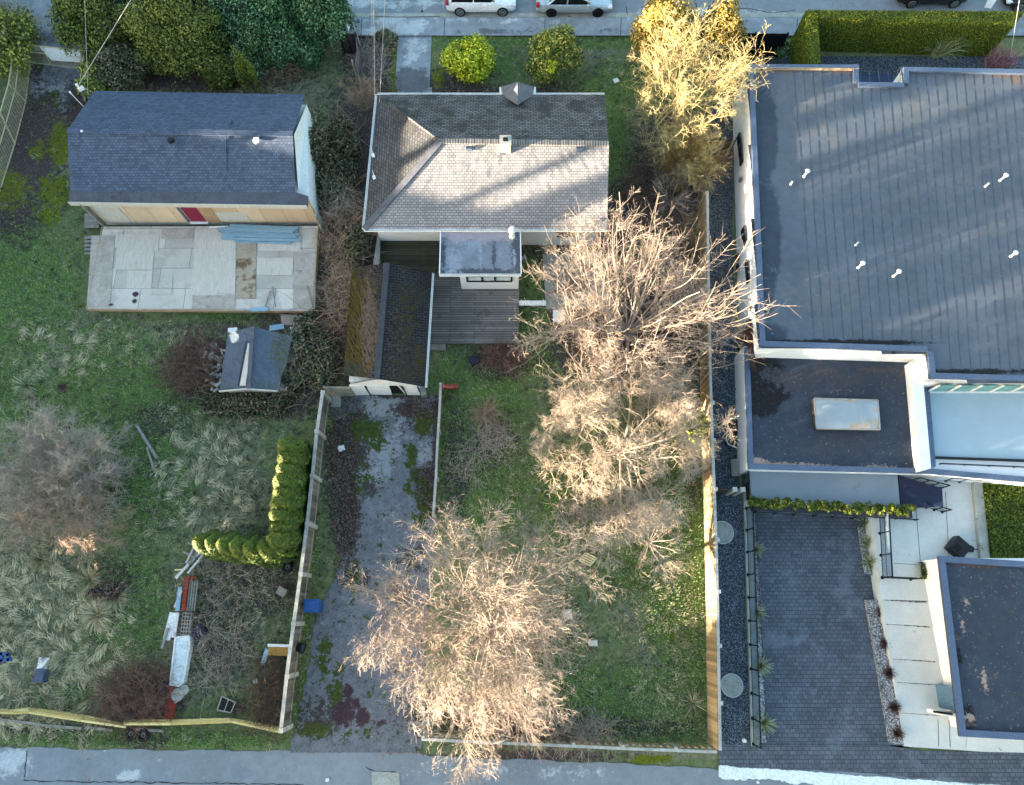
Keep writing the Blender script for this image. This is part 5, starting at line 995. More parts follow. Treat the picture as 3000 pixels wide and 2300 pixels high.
# ---------------------------------------------------------------- yard clutter
m = MB(); c = P(920, 1775, .55); bn = thing('wheeled_bin', 'blue lidded bin beside the long grey fence on the driveway', 'bin', (c[0], c[1], 0)); m.slab([(c[0]-.32, c[1]-.26, .95), (c[0]+.32, c[1]-.26, .95), (c[0]+.32, c[1]+.26, .95), (c[0]-.32, c[1]+.26, .95)], .93); m.build('bin_body', m_blueP, bn)
m = MB(); m.box((c[0], c[1], .98), (.72, .6, .06)); m.box((c[0], c[1], 1.02), (.56, .44, .03)); m.build('lid', m_blueP, bn)
m = MB(); c = P(882, 1898, .7); m.box((c[0], c[1], .7), (.42, .42, .1), R(-18)); o = m.build('meter_box', m_black); tag(o, 'small black framed box fixed on the grey fence', 'box'); m = MB(); m.box((c[0], c[1], .76), (.3, .3, .02), R(-18)); m.build('box_lid', m_glassD, o)
c = P(842, 1662, .1)
def tyre(x, y, label, z=.1):
    c = P(x, y, z); m = MB(); A_ = np.arange(25)*2*math.pi/24; m.tube([(c[0]+.2*math.cos(a), c[1]+.2*math.sin(a), z) for a in A_], .1, 10); t = m.build('tyre', m_rubber, None, True); tag(t, label, 'tyre'); m = MB(); A_ = np.arange(19)*2*math.pi/18; m.tube([(c[0]+.09*math.cos(a), c[1]+.09*math.sin(a), z) for a in A_], .018, 6); m.build('rim', m_rail, t)
tyre(842, 1662, 'old car tyre with its rim lying below the golden cedars')
tyre(384, 2150, 'left one of two muddy tyres below the yellow fence'); tyre(420, 2154, 'right one of two muddy tyres below the yellow fence')
m = MB(); m.box(P(828, 1733, .3), (.45, .38, .4), R(-28)); m.box((P(828,1733,.5)[0], P(828,1733,.5)[1], .52), (.36, .3, .05), R(-28)); tag(m.build('wooden_stool', m_timber), 'small grey timber stool beside the long fence in the bare patch', 'stool')
bt = thing('bathtub', 'white enamel bathtub lying in the line of junk across the weedy yard', 'bathtub', P(530, 1935, 0))
q = [P(514,1868,.5), (P(555,1862,.5)), P(556,1890,.5), P(536,2000,.5), P(524,2010,.5), P(498,2006,.5), P(503,1960,.5)]
m = MB(); m.slab([(p[0], p[1], .48) for p in q], .4); m.build('tub_body', m_white, bt); cq = np.mean(q, 0)
m = MB(); m.slab([(cq[0]+(p[0]-cq[0])*.8, cq[1]+(p[1]-cq[1])*.86, .49) for p in q], .01); m.build('basin', simple('milky_enamel', '#b9c6c8', .12, 1.5, 8, .3, 0), bt)
m = MB(); m.tube([(p[0], p[1], .5) for p in q+[q[0]]], .045, 6); m.build('rim', m_white, bt)
t = thing('red_plank', 'long rust red plank bench below the bathtub', 'plank', P(495, 2065, 0)); m = MB(); m.beam(P(512,2012,.4), P(494,2106,.4), .42, .06); m.build('board', m_redP, t); m = MB(); m.beam((*P(500,2060,.2)[:2], .19), (*P(494,2100,.2)[:2], .19), .2, .36); m.build('support', m_timberD, t)
for x, y, r_, lb in ((519,2036,.3,'grey round metal lid on the rust red plank'), (536,2022,.24,'smaller dull lid tucked behind the grey round lid')):
    c = P(x, y, .5); m = MB(); m.disc((c[0], c[1], .46 if r_ > .25 else .4), r_, .06, 24, .5, r_*.9); o = m.build('dustbin_cover', m_rail); tag(o, lb, 'bin cover'); m = MB(); m.tube([(c[0]-r_*.2, c[1]-r_, .53), (c[0]-.02, c[1]-r_*1.1, .6), (c[0]+r_*.2, c[1]-r_, .53)], .02, 5); m.build('handle', m_rail, o)
t = thing('slatted_bench', 'rust red framed bench with grey slats at the top of the junk line', 'bench', P(550,1745,0))
m = MB(); m.beam(P(552,1692,.45), P(540,1790,.45), .16, .3); m.beam(P(548,1690,.5), P(575,1694,.5), .1, .1); m.build('bench_frame', m_redP, t)
for k in range(4): m = MB(); m.beam(P(558+k*7,1702,.46), P(548+k*7,1790,.46), .07, .04); m.build('slat', m_timber, t)
t = thing('perforated_crate', 'brown rack with a grid of square holes above the bathtub', 'rack', P(545,1826,0)); m = MB()
for k in range(4): m.beam(P(540+k*8,1795,.4), P(532+k*8,1862,.4), .045, .3)
for k in range(7): m.beam(P(540-k*1.2,1796+k*10.6,.41), P(566-k*1.2,1797+k*10.6,.41), .05, .3)
m.build('rack_grid', m_timber, t)
for k, (a, b, w_, mm, lb) in enumerate((((508,1795),(488,1875),.34,m_white,'broad white painted door board left of the junk line'), ((520,1795),(508,1868),.2,m_white,'narrow white board beside the perforated rack'), ((528,1720),(520,1790),.2,m_blueMetal,'pale blue board edge left of the rust red bench'), ((532,1730),(512,1780),.12,m_plyP,'pale board between the blue board and the weeds'),
    ((610,1590),(515,1694),.13,bd_w,'longest white board in the crossed heap below the golden cedars'), ((622,1592),(550,1680),.1,bd_w,'second white board crossing the heap below the cedars'), ((595,1588),(545,1668),.11,m_timber,'grey board on the left of the crossed heap'), ((548,1590),(590,1606),.08,m_timber,'short grey crosspiece at the top of the heap'), ((536,1616),(572,1634),.08,m_timber,'short pale crosspiece lower in the heap'), ((512,1670),(540,1668),.06,m_yellow,'short yellowish stick beside the heap'), ((570,1600),(545,1650),.1,m_plyD,'dull board under the crossed heap'),
    ((492,1840),(474,1900),.12,m_timber,'grey batten outside the white boards'), ((400,1246),(460,1342),.14,m_timber,'longer grey post lying right of the big bare shrub'), ((430,1310),(452,1378),.1,m_timber,'shorter grey post lying right of the big bare shrub'))):
    m = MB(); m.beam(P(*a, .2+.03*(k%4)), P(*b, .24+.03*(k%3)), w_, .05, .7); tag(m.build('board', mm), lb, 'board')
m = MB(); c = P(585, 1852, .15); m.disc((c[0], c[1], .02), .36, .3, 20, .5, .33); m.disc((c[0], c[1], .32), .27, .01, 20); tag(m.build('black_tub', m_tarp), 'round black tub beside the perforated rack', 'tub')
t = thing('metal_frame', 'pale metal crate frame full of leaves above the yellow fence', 'frame', P(662,2062,0)); q = [P(650,2040,.2), P(690,2058,.2), P(676,2088,.2), P(637,2080,.2)]; m = MB()
for a, b in zip(q, q[1:]+q[:1]): m.beam(a, b, .04, .05)
m.beam(ln(q[0], q[1], .5), ln(q[3], q[2], .5), .03, .04); m.build('frame', m_rail, t); m = MB(); m.slab([(p[0], p[1], .12) for p in q], .1); m.build('leaf_fill', simple('leaf_fill_dark', '#26221e', .5, 8, 20), t)
t = thing('old_armchair', 'torn ochre sofa frame with blue and white covers against the grey fence', 'sofa', P(815,1915,0)); m = MB(); m.beam(P(790,1902,.4), P(848,1905,.4), .5, .4); m.build('seat', simple('ochre_foam', '#a07c3c', .3, 3, 10), t)
m = MB(); m.beam(P(786,1890,.65), P(850,1892,.65), .12, .2); m.build('back_cover', m_white, t); m = MB(); m.beam(P(786,1900,.5), P(772,1945,.3), .22, .2); m.build('arm_cover', m_blueMetal, t)
for x, y, sx, sy, mm, nm, lb, rz0 in ((126,1947,.5,.62,m_white,'plastic_board','white plastic board lying in the straw grass',-.06), (115,1980,.48,.56,simple('slate_plastic','#38485c',.15,3,14,.5,0),'storage_tote','slate blue box directly below the white panel',-.1), (748,1997,.2,.2,m_white,'white_pot','small white pot in the weeds near the dark bramble',.3),
    (1000,1316-3,.34,.3,m_white,'litter_sheet','crumpled white sheet in the leaf litter beside the driveway',.3), (1805,236,.32,.3,m_white,'litter_sheet','white paper on the front lawn beside the lichen tree',.4), (959,2285,.16,.14,m_white,'litter_scrap','white scrap on the lane left of the concrete patch',.2), (2220,2292,.1,.1,m_white,'litter_scrap','tiny white scrap on the lane near the mortar edge',.2),
    (1664,1800,.4,.46,m_rail,'white_stool','pale square stool under the maple',.1), (1738,1884,.42,.3,m_rail,'stone_slab','pale slab lying over a dark hole in the lawn',0), (1388,1068-12,.45,.45,m_tarp,'tarp_bundle','dark blue crumpled bundle beside the brush pile below the deck',.5), (1460,1018,.18,.14,m_white,'litter_scrap','white scrap at the deck edge above the brush pile',0),
    (985,1175,.5,.62,m_concM,'paving_slab','square grey paving slab beside the garage corner',0), (640,1555,.01,.01,m_white,'x','x',0)):
    if nm == 'x': continue
    hgt = .4 if nm in ('storage_tote', 'white_stool') else .2 if nm in ('tarp_bundle', 'stone_slab', 'white_pot') else .05
    c = P(x, y, hgt); m = MB(); m.box((c[0], c[1], hgt/2+.02), (sx, sy, hgt), rz0); m.box((c[0]+.02, c[1]-.01, hgt+.03), (sx*.75, sy*.7, .03), rz0+.1); tag(m.build(nm, mm), lb, nm.split('_')[-1])
m = MB(); c = P(18, 1926, .4)
for a in ((-14,1912,28,1918), (-14,1938,34,1932), (4,1912,6,1938), (24,1914,26,1936)): m.beam(P(a[0], a[1], .35), P(a[2], a[3], .35), .14, .12)
tag(m.build('blue_plastic_chair', m_blueP), 'bright blue plastic frame chair at the left margin', 'chair')
t = thing('wooden_pallet', 'small yellow pallet with five slats under the second bare tree', 'pallet', P(1723,1637,0)); a, b, c, d = P(1715,1620,.2), P(1748,1636,.2), P(1728,1658,.2), P(1697,1643,.2)
for k in range(5): f = k/4; m = MB(); m.beam(ln(a, d, f*.95), ln(b, c, f*.95), .07, .03); m.build('slat', m_yellow, t)
for e in ((a, d), (b, c)): m = MB(); m.beam((e[0][0], e[0][1], .12), (e[1][0], e[1][1], .12), .07, .1); m.build('runner', m_yellow, t)
t = thing('picnic_debris', 'collapsed heap of grey boards at the left end of the picket fence', 'boards', P(1240,2100,0))
for a, b in (((1195,2118),(1290,2122)), ((1195,2132),(1250,2140)), ((1245,2138),(1276,2160)), ((1250,2068),(1290,2098)), ((1246,2082),(1294,2092)), ((1250,2110),(1290,2088)), ((1245,2120),(1280,2104)), ((1240,2060),(1242,2170))): m = MB(); m.beam(P(*a, .3), P(*b, .2), .12, .04); m.build('board', m_timber, t)
# wires
def wire(a, b, name, label, r_=.014, sag=.3):
    a = np.array(a); b = np.array(b); m = MB(); m.tube([a*(1-f)+b*f-np.array([0, 0, sag*4*f*(1-f)]) for f in np.linspace(0, 1, 12)], r_, 5); tag(m.build(name, m_rail), label, 'wire')
wire(P(1094, -60, 7.), P(1098, 283, 2.9), 'overhead_wire', 'straight white service wire running down to the north west corner of the white sided house', .016, 0)
wire(P(1088, -60, 7.), P(1090, 110, 5.), 'overhead_wire', 'faint wire just left of the service wire over the pavement', .012, 0)
wire(P(1131, -60, 7.), P(1112, 300, 2.9), 'overhead_wire', 'faint right hand wire reaching the hipped roof', .012, 0)
wire(P(1024, -60, 3.), P(1049, 60, .2), 'guy_wire', 'guy wire running to the ring on the pavement', .016, 0)
wire(P(420, -60, 8.), P(232, 246, 4.8), 'overhead_wire', 'service wire running to the mast on the blue shingled roof', .02, 0)
wire(P(246, -60, 5.), P(258, 290, 3.2), 'overhead_wire', 'thin wire running down beside the juniper', .014, 0)
wire(P(2990, -20, 5.), P(2960, 165, 1.), 'guy_wire', 'pale guy wire past the right end of the tall hedge', .02, 0)
# ---------------------------------------------------------------- unseen house, hedge and trees added west of the frame to shade the plots
ORD = 'first second third fourth fifth sixth seventh eighth ninth tenth eleventh twelfth thirteenth fourteenth fifteenth sixteenth seventeenth eighteenth'.split()
m = MB(); foliage(m, (0, 0, 4.6), (2.1, 2.1, 4.4), 2600, .3, 22, .5); m.disc((0, 0, .3), 1.3, 3.5, 9, .3, 1.5); m.disc((0, 0, 3.8), 1.5, 4.2, 9, .3, .3)
ev = m.build('shade_caster_evergreen', lf_dg); tag(ev, 'broad dark evergreen added out of view to shade the plots, nearest the added house', 'tree', 'unseen evergreen row added to shade the plots'); m = MB(); m.disc((0, 0, 0), .25, 1.2, 8); m.build('trunk', m_trunk, ev)
ev.location = (-41, 17.5, 0)
for y in list(np.arange(19.9, 50, 2.4))+list(np.arange(-21.2, -56, -2.2)): copy_tree(ev, (-41+rng.uniform(-.7, .7), y, 0), rng.uniform(0, 6), rng.uniform(.93, 1.08), '%s broad dark evergreen of the unseen shade row added %s of the added house' % (ORD[int((y-19.9)/2.4+.01 if y > 0 else (-21.2-y)/2.2+.01)], 'north' if y > 0 else 'south'))
m = MB(); m.slab([(-41.5, -21.5, 3.75), (-39.5, -21.5, 3.75), (-39.5, -3.4, 3.75), (-41.5, -3.4, 3.75)], 3.75); h0 = m.build('shade_caster_hedge', simple('shade_caster_hedge_core', '#1f2f0a', .3, 4, 12)); tag(h0, 'long clipped hedge added out of view to block the low sun', 'hedge')
m = MB(); shellleaves(m, [(-41.5, -21.5), (-39.5, -21.5), (-39.5, -3.4), (-41.5, -3.4)], .1, 3.85, 60, .2, jit=.12); m.build('foliage', lf_hedge, h0)
t = thing('shade_caster_house', 'white house with a grey gable roof added out of view to shade the plots', 'house', (-43, 6, 0)); m = MB(); m.slab([(-47, -3, 5.2), (-39, -3, 5.2), (-39, 15.8, 5.2), (-47, 15.8, 5.2)], 5.2); m.build('wall', m_siding, t)
m = MB(); m.slab([(-47.5, -3.3, 5.2), (-43, -3.3, 6.6), (-43, 16, 6.6), (-47.5, 16, 5.2)], .15); m.slab([(-43, -3.3, 6.6), (-38.5, -3.3, 5.2), (-38.5, 16, 5.2), (-43, 16, 6.6)], .15); m.build('roof', m_shS, t)
m = MB(); foliage(m, (0, 0, 3.9), (.55, .55, 6.2), 1500, .2, 16, .5); m.disc((0, 0, 1), .35, 3.5, 8, .3, .42); m.disc((0, 0, 4.5), .42, 4.6, 8, .3, .1)
pc = m.build('shade_caster_columnar_tree', lf_olive); tag(pc, 'slender columnar tree added out of view to band the roofs with shade, southernmost', 'tree', 'unseen columnar trees added for roof shadow bands'); m = MB(); m.disc((0, 0, 0), .14, 1.2, 8); m.build('trunk', m_trunk, pc); pc.location = (-44.5, -13.6, 0)  # added out of view so that narrow crowns cast dark bands over the roofs
for q_, (y, s2, wd) in enumerate(((-11.2, .95, 1.5), (-9.6, .93, .8), (-6.6, 1.0, 2.2), (-4.2, .96, 1.0), (-1.2, .98, 1.3), (1.6, 1.02, 2.4), (3.4, .94, .9), (6.8, .97, 1.6), (10.4, .93, 1.2), (12.6, .95, 1.8))): copy_tree(pc, (-48-abs(y)*.1, y, 0), y, (wd*.62, wd*.62, s2), 'slender columnar tree added out of view to band the roofs with shade, %s from the south' % ORD[q_+1])
# ---------------------------------------------------------------- bare trees
def bare(name, label, bark, px, py, trunk_h, n0, L0, r0, el, levels, group=None, K0=7, up0=.3, az=None, cat='tree', wob=.08, lean=(0, 0), lo=.8):
    c = np.array(P(px, py, 0)); t = thing(name, label, cat, tuple(c), group); m = MB()
    top = c+np.array([lean[0], lean[1], trunk_h]); m.tube([c, c*.6+top*.4+[.03, -.02, 0], top, top+[0, 0, .12]], [r0*2.1, r0*1.7, r0*1.6, r0*1.2], 9); m.build('trunk', m_trunk if trunk_h > 1 else bark, t)
    T, r = limbs(top, n0, L0, r0, el, K0, wob, up0, az, lo); m = MB(); m.tubes(T, r, 6, rng.random(len(T))); allT = [(T, r)]
    for lv in levels:
        T2, r2 = grow(T, r, **lv); (m if len(T2) < 400 else m).tubes(T2, r2, 3 if len(T2) > 300 else 4, rng.random(len(T2)))
        if lv is levels[0] and len(levels) > 3: T = np.vstack([T2]); r = r2
        else: T, r = T2, r2
    m.build('branches', bark, t); return t
# big cherry with long whippy shoots
lv = [dict(n=6, lo=.45, hi=.8, ang=(25, 60), up=.2, wob=.12, K=6, rf=.6), dict(n=8, lo=.5, hi=.95, ang=(20, 60), up=.15, wob=.12, K=6, rf=.5, rmin=.016), dict(n=7, lo=.3, hi=.6, ang=(25, 65), up=.1, wob=.14, K=5, rf=.5, rmin=.01, tap=.6), dict(n=2, lo=.25, hi=.5, ang=(30, 65), up=.0, wob=.1, K=3, rf=.6, rmin=.008, tap=.6)]
t = bare('cherry_tree', 'large leafless fruit tree with long pale whippy shoots reaching past the tan fence', m_barkP, 1838, 985, 1.1, 10, 4.6, .085, (8, 38), lv, az=(5, 40, 75, 110, 150, 185, 220, 255, 290, 330), lo=.85)
c = np.array(P(1838, 975, 1.3)); A_ = rng.uniform(0, 360, 60); T, r = limbs(c, 16, 6.6, .05, (26, 66), 8, .05, .05, az=list(A_[:16]), lo=.6)
T0, r0_ = limbs(c, 12, 4.0, .08, (10, 42), 7, .1, .1); T1, r1 = grow(T0, r0_, n=3, lo=.4, hi=.7, ang=(25, 55), up=.2, wob=.1, K=6, rf=.7, rmin=.04, tmin=.2); T0 = np.vstack([T0[:, :6], T1]); r0_ = np.vstack([r0_[:, :6], r1]); Tb, rb = grow(T0, r0_, n=5, absL=(1.6, 4.6), ang=(15, 60), up=.5, wob=.07, K=8, rf=.5, rmin=.024, tmin=.2)
m.tubes(T0, r0_, 5) if 0 else None; TL, rL = T0, r0_; T = np.vstack([T, Tb]); r = np.vstack([np.maximum(r, .018), rb]); T2, r2 = grow(T, r, n=10, absL=(.25, .95), ang=(25, 60), up=.1, wob=.08, K=4, rf=.5, rmin=.009, tmin=.3)
m = MB(); m.tubes(TL, rL, 5); m.tubes(T, r, 4); m.tubes(T2, r2, 3); m.build('shoots', m_barkP, t)
# second fruit tree, more spreading, lichen spotted
lv = [dict(n=6, lo=.4, hi=.75, ang=(25, 65), up=.05, wob=.16, K=6, rf=.6), dict(n=7, lo=.45, hi=.8, ang=(25, 65), up=.05, wob=.18, K=6, rf=.5, rmin=.014), dict(n=9, lo=.35, hi=.75, ang=(25, 70), up=.05, wob=.2, K=5, rf=.5, rmin=.012, tap=.6), dict(n=4, lo=.3, hi=.7, ang=(30, 70), up=0, wob=.2, K=4, rf=.6, rmin=.008, tap=.6)]
bare('spreading_fruit_tree', 'leafless spreading fruit tree with tangled tan twigs between the cherry and the maple', m_barkG, 1812, 1335, .9, 14, 4.4, .07, (6, 52), lv, wob=.12)
# maple by the driveway
lv = [dict(n=8, lo=.45, hi=.8, ang=(15, 45), up=.1, wob=.09, K=6, rf=.6), dict(n=8, lo=.35, hi=.65, ang=(20, 55), up=.08, wob=.12, K=5, rf=.5, rmin=.012), dict(n=8, lo=.3, hi=.65, ang=(25, 60), up=.08, wob=.14, K=4, rf=.5, rmin=.009, tap=.6), dict(n=2, lo=.3, hi=.6, ang=(30, 65), up=0, wob=.1, K=3, rf=.6, rmin=.007, tap=.6)]
t = bare('maple_tree', 'large leafless many branched tree standing between the driveway and the lane', m_barkP, 1447, 1838, 1.8, 22, 5.0, .065, (8, 66), lv, wob=.07)
# lichen tree
lv = [dict(n=7, lo=.45, hi=.8, ang=(25, 60), up=.15, wob=.14, K=6, rf=.65), dict(n=7, lo=.45, hi=.8, ang=(25, 60), up=.1, wob=.16, K=5, rf=.55, rmin=.02), dict(n=5, lo=.3, hi=.6, ang=(25, 65), up=.1, wob=.16, K=5, rf=.55, rmin=.013, tap=.5), dict(n=2, lo=.3, hi=.6, ang=(30, 65), up=0, wob=.2, K=3, rf=.6, rmin=.009, tap=.5)]
bare('lichen_tree', 'leafless tree covered in pale yellow lichen in front of the white house lawn', m_barkL, 1975, 358, 1.2, 13, 3.8, .09, (10, 52), lv, wob=.12)
bare('lichen_tree', 'smaller lichen covered shrub tree below the large lichen tree', m_barkL, 1995, 505, .6, 11, 2.2, .06, (15, 60), lv[:3]+[dict(n=2, lo=.3, hi=.5, ang=(30, 60), up=0, wob=.2, K=3, rf=.6, rmin=.008)], wob=.12)
m = MB(); c = P(1996, 510, 0); T, r = tuft((c[0], c[1], .3), .35, 900, 2.7, .013, (0, .1), (30, 88), 6, .25); m.tubes(T, r, 3, rng.random(900)); T2, r2 = grow(T, r, n=3, lo=.25, hi=.5, ang=(20, 50), K=4, rmin=.007); m.tubes(T2, r2, 3, rng.random(len(T2))); tag(m.build('broom_shrub', m_barkO), 'dense orange twigged broom shrub against the black gate', 'shrub')
# left shrubs
lv = [dict(n=7, lo=.45, hi=.8, ang=(20, 55), up=.1, wob=.14, K=6, rf=.6), dict(n=7, lo=.4, hi=.75, ang=(25, 60), up=.05, wob=.18, K=5, rf=.5, rmin=.013), dict(n=8, lo=.3, hi=.6, ang=(30, 65), up=.0, wob=.2, K=4, rf=.5, rmin=.011, tap=.5)]
bare('bare_thicket', 'big round leafless thicket of fine grey twigs in the weedy yard', m_twigG, 252, 1395, .3, 26, 3.3, .035, (14, 70), lv, cat='bush', wob=.1)
bare('bare_fruit_tree', 'gnarled leafless tree with sunlit orange tips in front of the grey thicket', m_twigT, 265, 1540, .6, 8, 2.7, .06, (12, 48), lv+[dict(n=1, lo=.3, hi=.6, ang=(30, 60), K=3, rmin=.007)], wob=.15, az=(20, 70, 110, 140, 165, 200, 260, 320))
bare('bare_shrub', 'tan leafless shrub between the two houses near the dark fence', m_twigT, 1075, 320, .2, 16, 1.7, .03, (30, 75), [dict(n=7, lo=.4, hi=.7, ang=(15, 45), up=.2, K=5, rmin=.01), dict(n=7, lo=.3, hi=.6, ang=(20, 50), K=4, rmin=.008), dict(n=3, lo=.3, hi=.6, ang=(30, 60), K=3, rmin=.007)], cat='bush')
bare('bare_shrub', 'leafless brown shrub thicket under the cherry beside the tan fence', m_twigB, 1960, 720, .2, 18, 2.0, .03, (20, 70), [dict(n=7, lo=.4, hi=.8, ang=(15, 50), up=.1, K=5, rmin=.01), dict(n=7, lo=.3, hi=.6, ang=(20, 60), K=4, rmin=.008)], cat='bush')
bare('bare_shrub', 'grey leafless bush at the foot of the orange broom shrub', m_twigG, 1960, 600, .2, 16, 1.8, .025, (20, 70), [dict(n=7, lo=.4, hi=.8, ang=(15, 50), up=.1, K=5, rmin=.01), dict(n=7, lo=.3, hi=.6, ang=(20, 60), K=4, rmin=.008)], cat='bush')
bare('bare_shrub', 'straggly bare bush on the lawn left of the lichen shrub', m_twigG, 1900, 430, .1, 10, 1.5, .02, (20, 60), [dict(n=5, lo=.4, hi=.8, ang=(15, 50), up=.1, K=5, rmin=.009), dict(n=5, lo=.3, hi=.6, ang=(20, 60), K=4, rmin=.007)], cat='bush')
bare('bare_shrub', 'thin brown shrub on the small patio under the cherry', m_twigB, 1668, 850, .1, 18, 1.9, .022, (20, 70), [dict(n=7, lo=.4, hi=.8, ang=(15, 50), up=.1, K=5, rmin=.009), dict(n=8, lo=.3, hi=.6, ang=(20, 60), K=4, rmin=.007)], cat='bush')
bare('bare_shrub', 'grey brushy shrub growing between the picket fence and the maple', m_twigG, 1540, 2080, .1, 16, 2.0, .025, (20, 70), [dict(n=7, lo=.4, hi=.8, ang=(15, 50), up=.1, K=5, rmin=.009), dict(n=7, lo=.3, hi=.6, ang=(20, 60), K=4, rmin=.007)], cat='bush')
bare('bare_shrub', 'low grey shrub right of the yellow pallet', m_twigG, 1900, 1590, .1, 14, 1.9, .02, (12, 55), [dict(n=7, lo=.4, hi=.8, ang=(15, 50), up=.1, K=5, rmin=.009), dict(n=7, lo=.3, hi=.6, ang=(20, 60), K=4, rmin=.007)], cat='bush')
# ---------------------------------------------------------------- leafy plants
def bush(name, label, mat, px, py, rad, n, size, h0=0., trunk=True, cat='shrub', lumps=16, lr=.42, a=(0, 1), core=True, group=None, jit=.9):
    c = P(px, py, 0); t = thing(name, label, cat, c, group); m = MB(); foliage(m, (c[0], c[1], h0+rad[2]*.25), rad, n, size, lumps, lr, a, jit=jit); m.build('foliage', mat, t)
    m = MB()
    for i in range(7): a_ = rng.uniform(0, 6.28); m.tube([(c[0], c[1], 0), (c[0]+rad[0]*.3*math.cos(a_), c[1]+rad[1]*.3*math.sin(a_), h0+rad[2]*.5), (c[0]+rad[0]*.6*math.cos(a_), c[1]+rad[1]*.6*math.sin(a_), h0+rad[2]*.8)], [.05, .035, .015], 5)
    m.build('stems', m_trunk, t); return t
bush('rhododendron', 'bright yellow green rounded shrub on the front lawn beside the path', lf_yel, 1378, 208, (1.75, 1.6, 1.9), 9000, .085, lumps=34, lr=.36)
bush('rhododendron', 'darker green rounded shrub with a few yellow blooms on the front lawn', lf_mid, 1622, 200, (1.85, 1.75, 2.1), 10000, .085, lumps=36, lr=.36)
m = MB()
for i in range(14): a_, b_ = rng.uniform(-1, 1, 2); c = P(1616+a_*16, 195+b_*16, 2.3); foliage(m, c, (.13, .13, .08), 30, .06, 3)
tag(m.build('yellow_blooms', lf_yel), 'cluster of yellow blooms on top of the darker rounded lawn shrub', 'blooms')
for px, py, rad, mat, n, lb in ((300,80,(2.4,3.0,3.3),lf_olive,9000,'brownish green conifer bush at the left end of the evergreen belt'), (365,205,(2.0,1.6,2.0),lf_ivy,7000,'greyish shrub in the evergreen belt above the juniper'), (480,40,(2.6,2.4,3.2),lf_dg,8000,'dark evergreen shrub in the belt behind the olive conifer'), (560,130,(3.1,3.0,4.0),lf_olive,17000,'large olive green conifer in the middle of the evergreen belt'),
    (720,60,(2.6,2.6,3.4),lf_blue,11000,'blue green broadleaf shrub right of the olive conifer'), (830,110,(2.6,2.4,3.4),lf_dg,11000,'dark green shrub in the evergreen belt right of the blue green one'), (945,75,(2.2,2.2,3.4),lf_dg,10000,'dark green shrub at the right end of the evergreen belt by the white banner'), (720,170,(1.6,1.2,1.5),lf_blue,4000,'low blue green shrub at the lower edge of the evergreen belt')):
    bush('evergreen_shrub', lb, mat, px+14, py+40, rad, int(n*2.3), .075, lumps=60, lr=.3)
for px, py, rad, mat, lb in ((420,110,(1.6,1.5,2.6),lf_olive,'brown green sprays filling the belt right of the left end conifer'), (640,40,(1.8,1.6,3.2),lf_dg,'dark shrub squeezed behind the large olive conifer'), (650,200,(1.3,1.0,1.6),lf_olive,'low olive shrub at the lower right foot of the large conifer'), (780,40,(1.7,1.6,3.0),lf_dg,'dark green shrub top between the blue green and the dark shrubs'), (890,50,(1.7,1.5,3.0),lf_blue,'blue green shrub top left of the rightmost dark shrub'), (780,150,(1.5,1.1,2.0),lf_dg,'low dark shrub along the lower edge of the belt right of the yew'), (880,150,(1.4,1.0,1.9),lf_dg,'low dark shrub touching the brown wire panel'), (470,170,(1.5,1.2,1.9),lf_olive,'low olive brush below the dark belt shrub')):
    bush('evergreen_shrub', lb, mat, px+14, py+38, rad, 9000, .075, lumps=40, lr=.34)
bush('juniper', 'bright green feathery juniper at the top left corner of the blue shingled roof', lf_mid, 325, 262, (1.6, 1.5, 1.5), 6000, .09, lumps=24, lr=.36)
bush('golden_yew', 'upright golden yew behind the blue shingled roof', lf_gold, 755, 282, (.5, .5, 2.6), 5000, .05, h0=.2, lumps=14, lr=.6)
bush('laburnum_bush', 'bright green leafy bush at the top left corner with pale bare branches', lf_mid, 60, 170, (1.9, 2.4, 3.), 8000, .09, lumps=26)
T, r = canes((*P(60, 130, 0)[:2], 1.2), (1.6, 2.), 160, (.8, 2.2), .012, (0, 1), (0, 60), droop=.1); m = MB(); m.tubes(T, r, 3); T2, r2 = grow(T, r, n=5, lo=.3, hi=.6, K=4, rmin=.008); m.tubes(T2, r2, 3); tag(m.build('bare_branches', m_twigG), 'pale bare branches spreading over the bright green corner bush', 'branches')
bush('golden_evergreen', 'orange and gold leaved evergreen at the pavement, left half', lf_orange, 1925, 150, (2.1, 2.0, 3.2), 12000, .09, lumps=36, lr=.36)
bush('golden_evergreen', 'dull green and orange evergreen at the pavement touching the black gate', lf_orange, 2090, 160, (1.6, 1.9, 2.9), 8000, .09, lumps=30, lr=.36, a=(-.2, .7))
bush('dead_leaf_patch', 'small green shrub in the grey brush below the orange broom', lf_dg, 1978, 555, (.6, .6, .9), 900, .08)
bush('fence_shrub', 'yellow green shrub against the tan fence right of the spreading tree', lf_mid, 2038, 1262, (.6, .9, 1.2), 2200, .08)
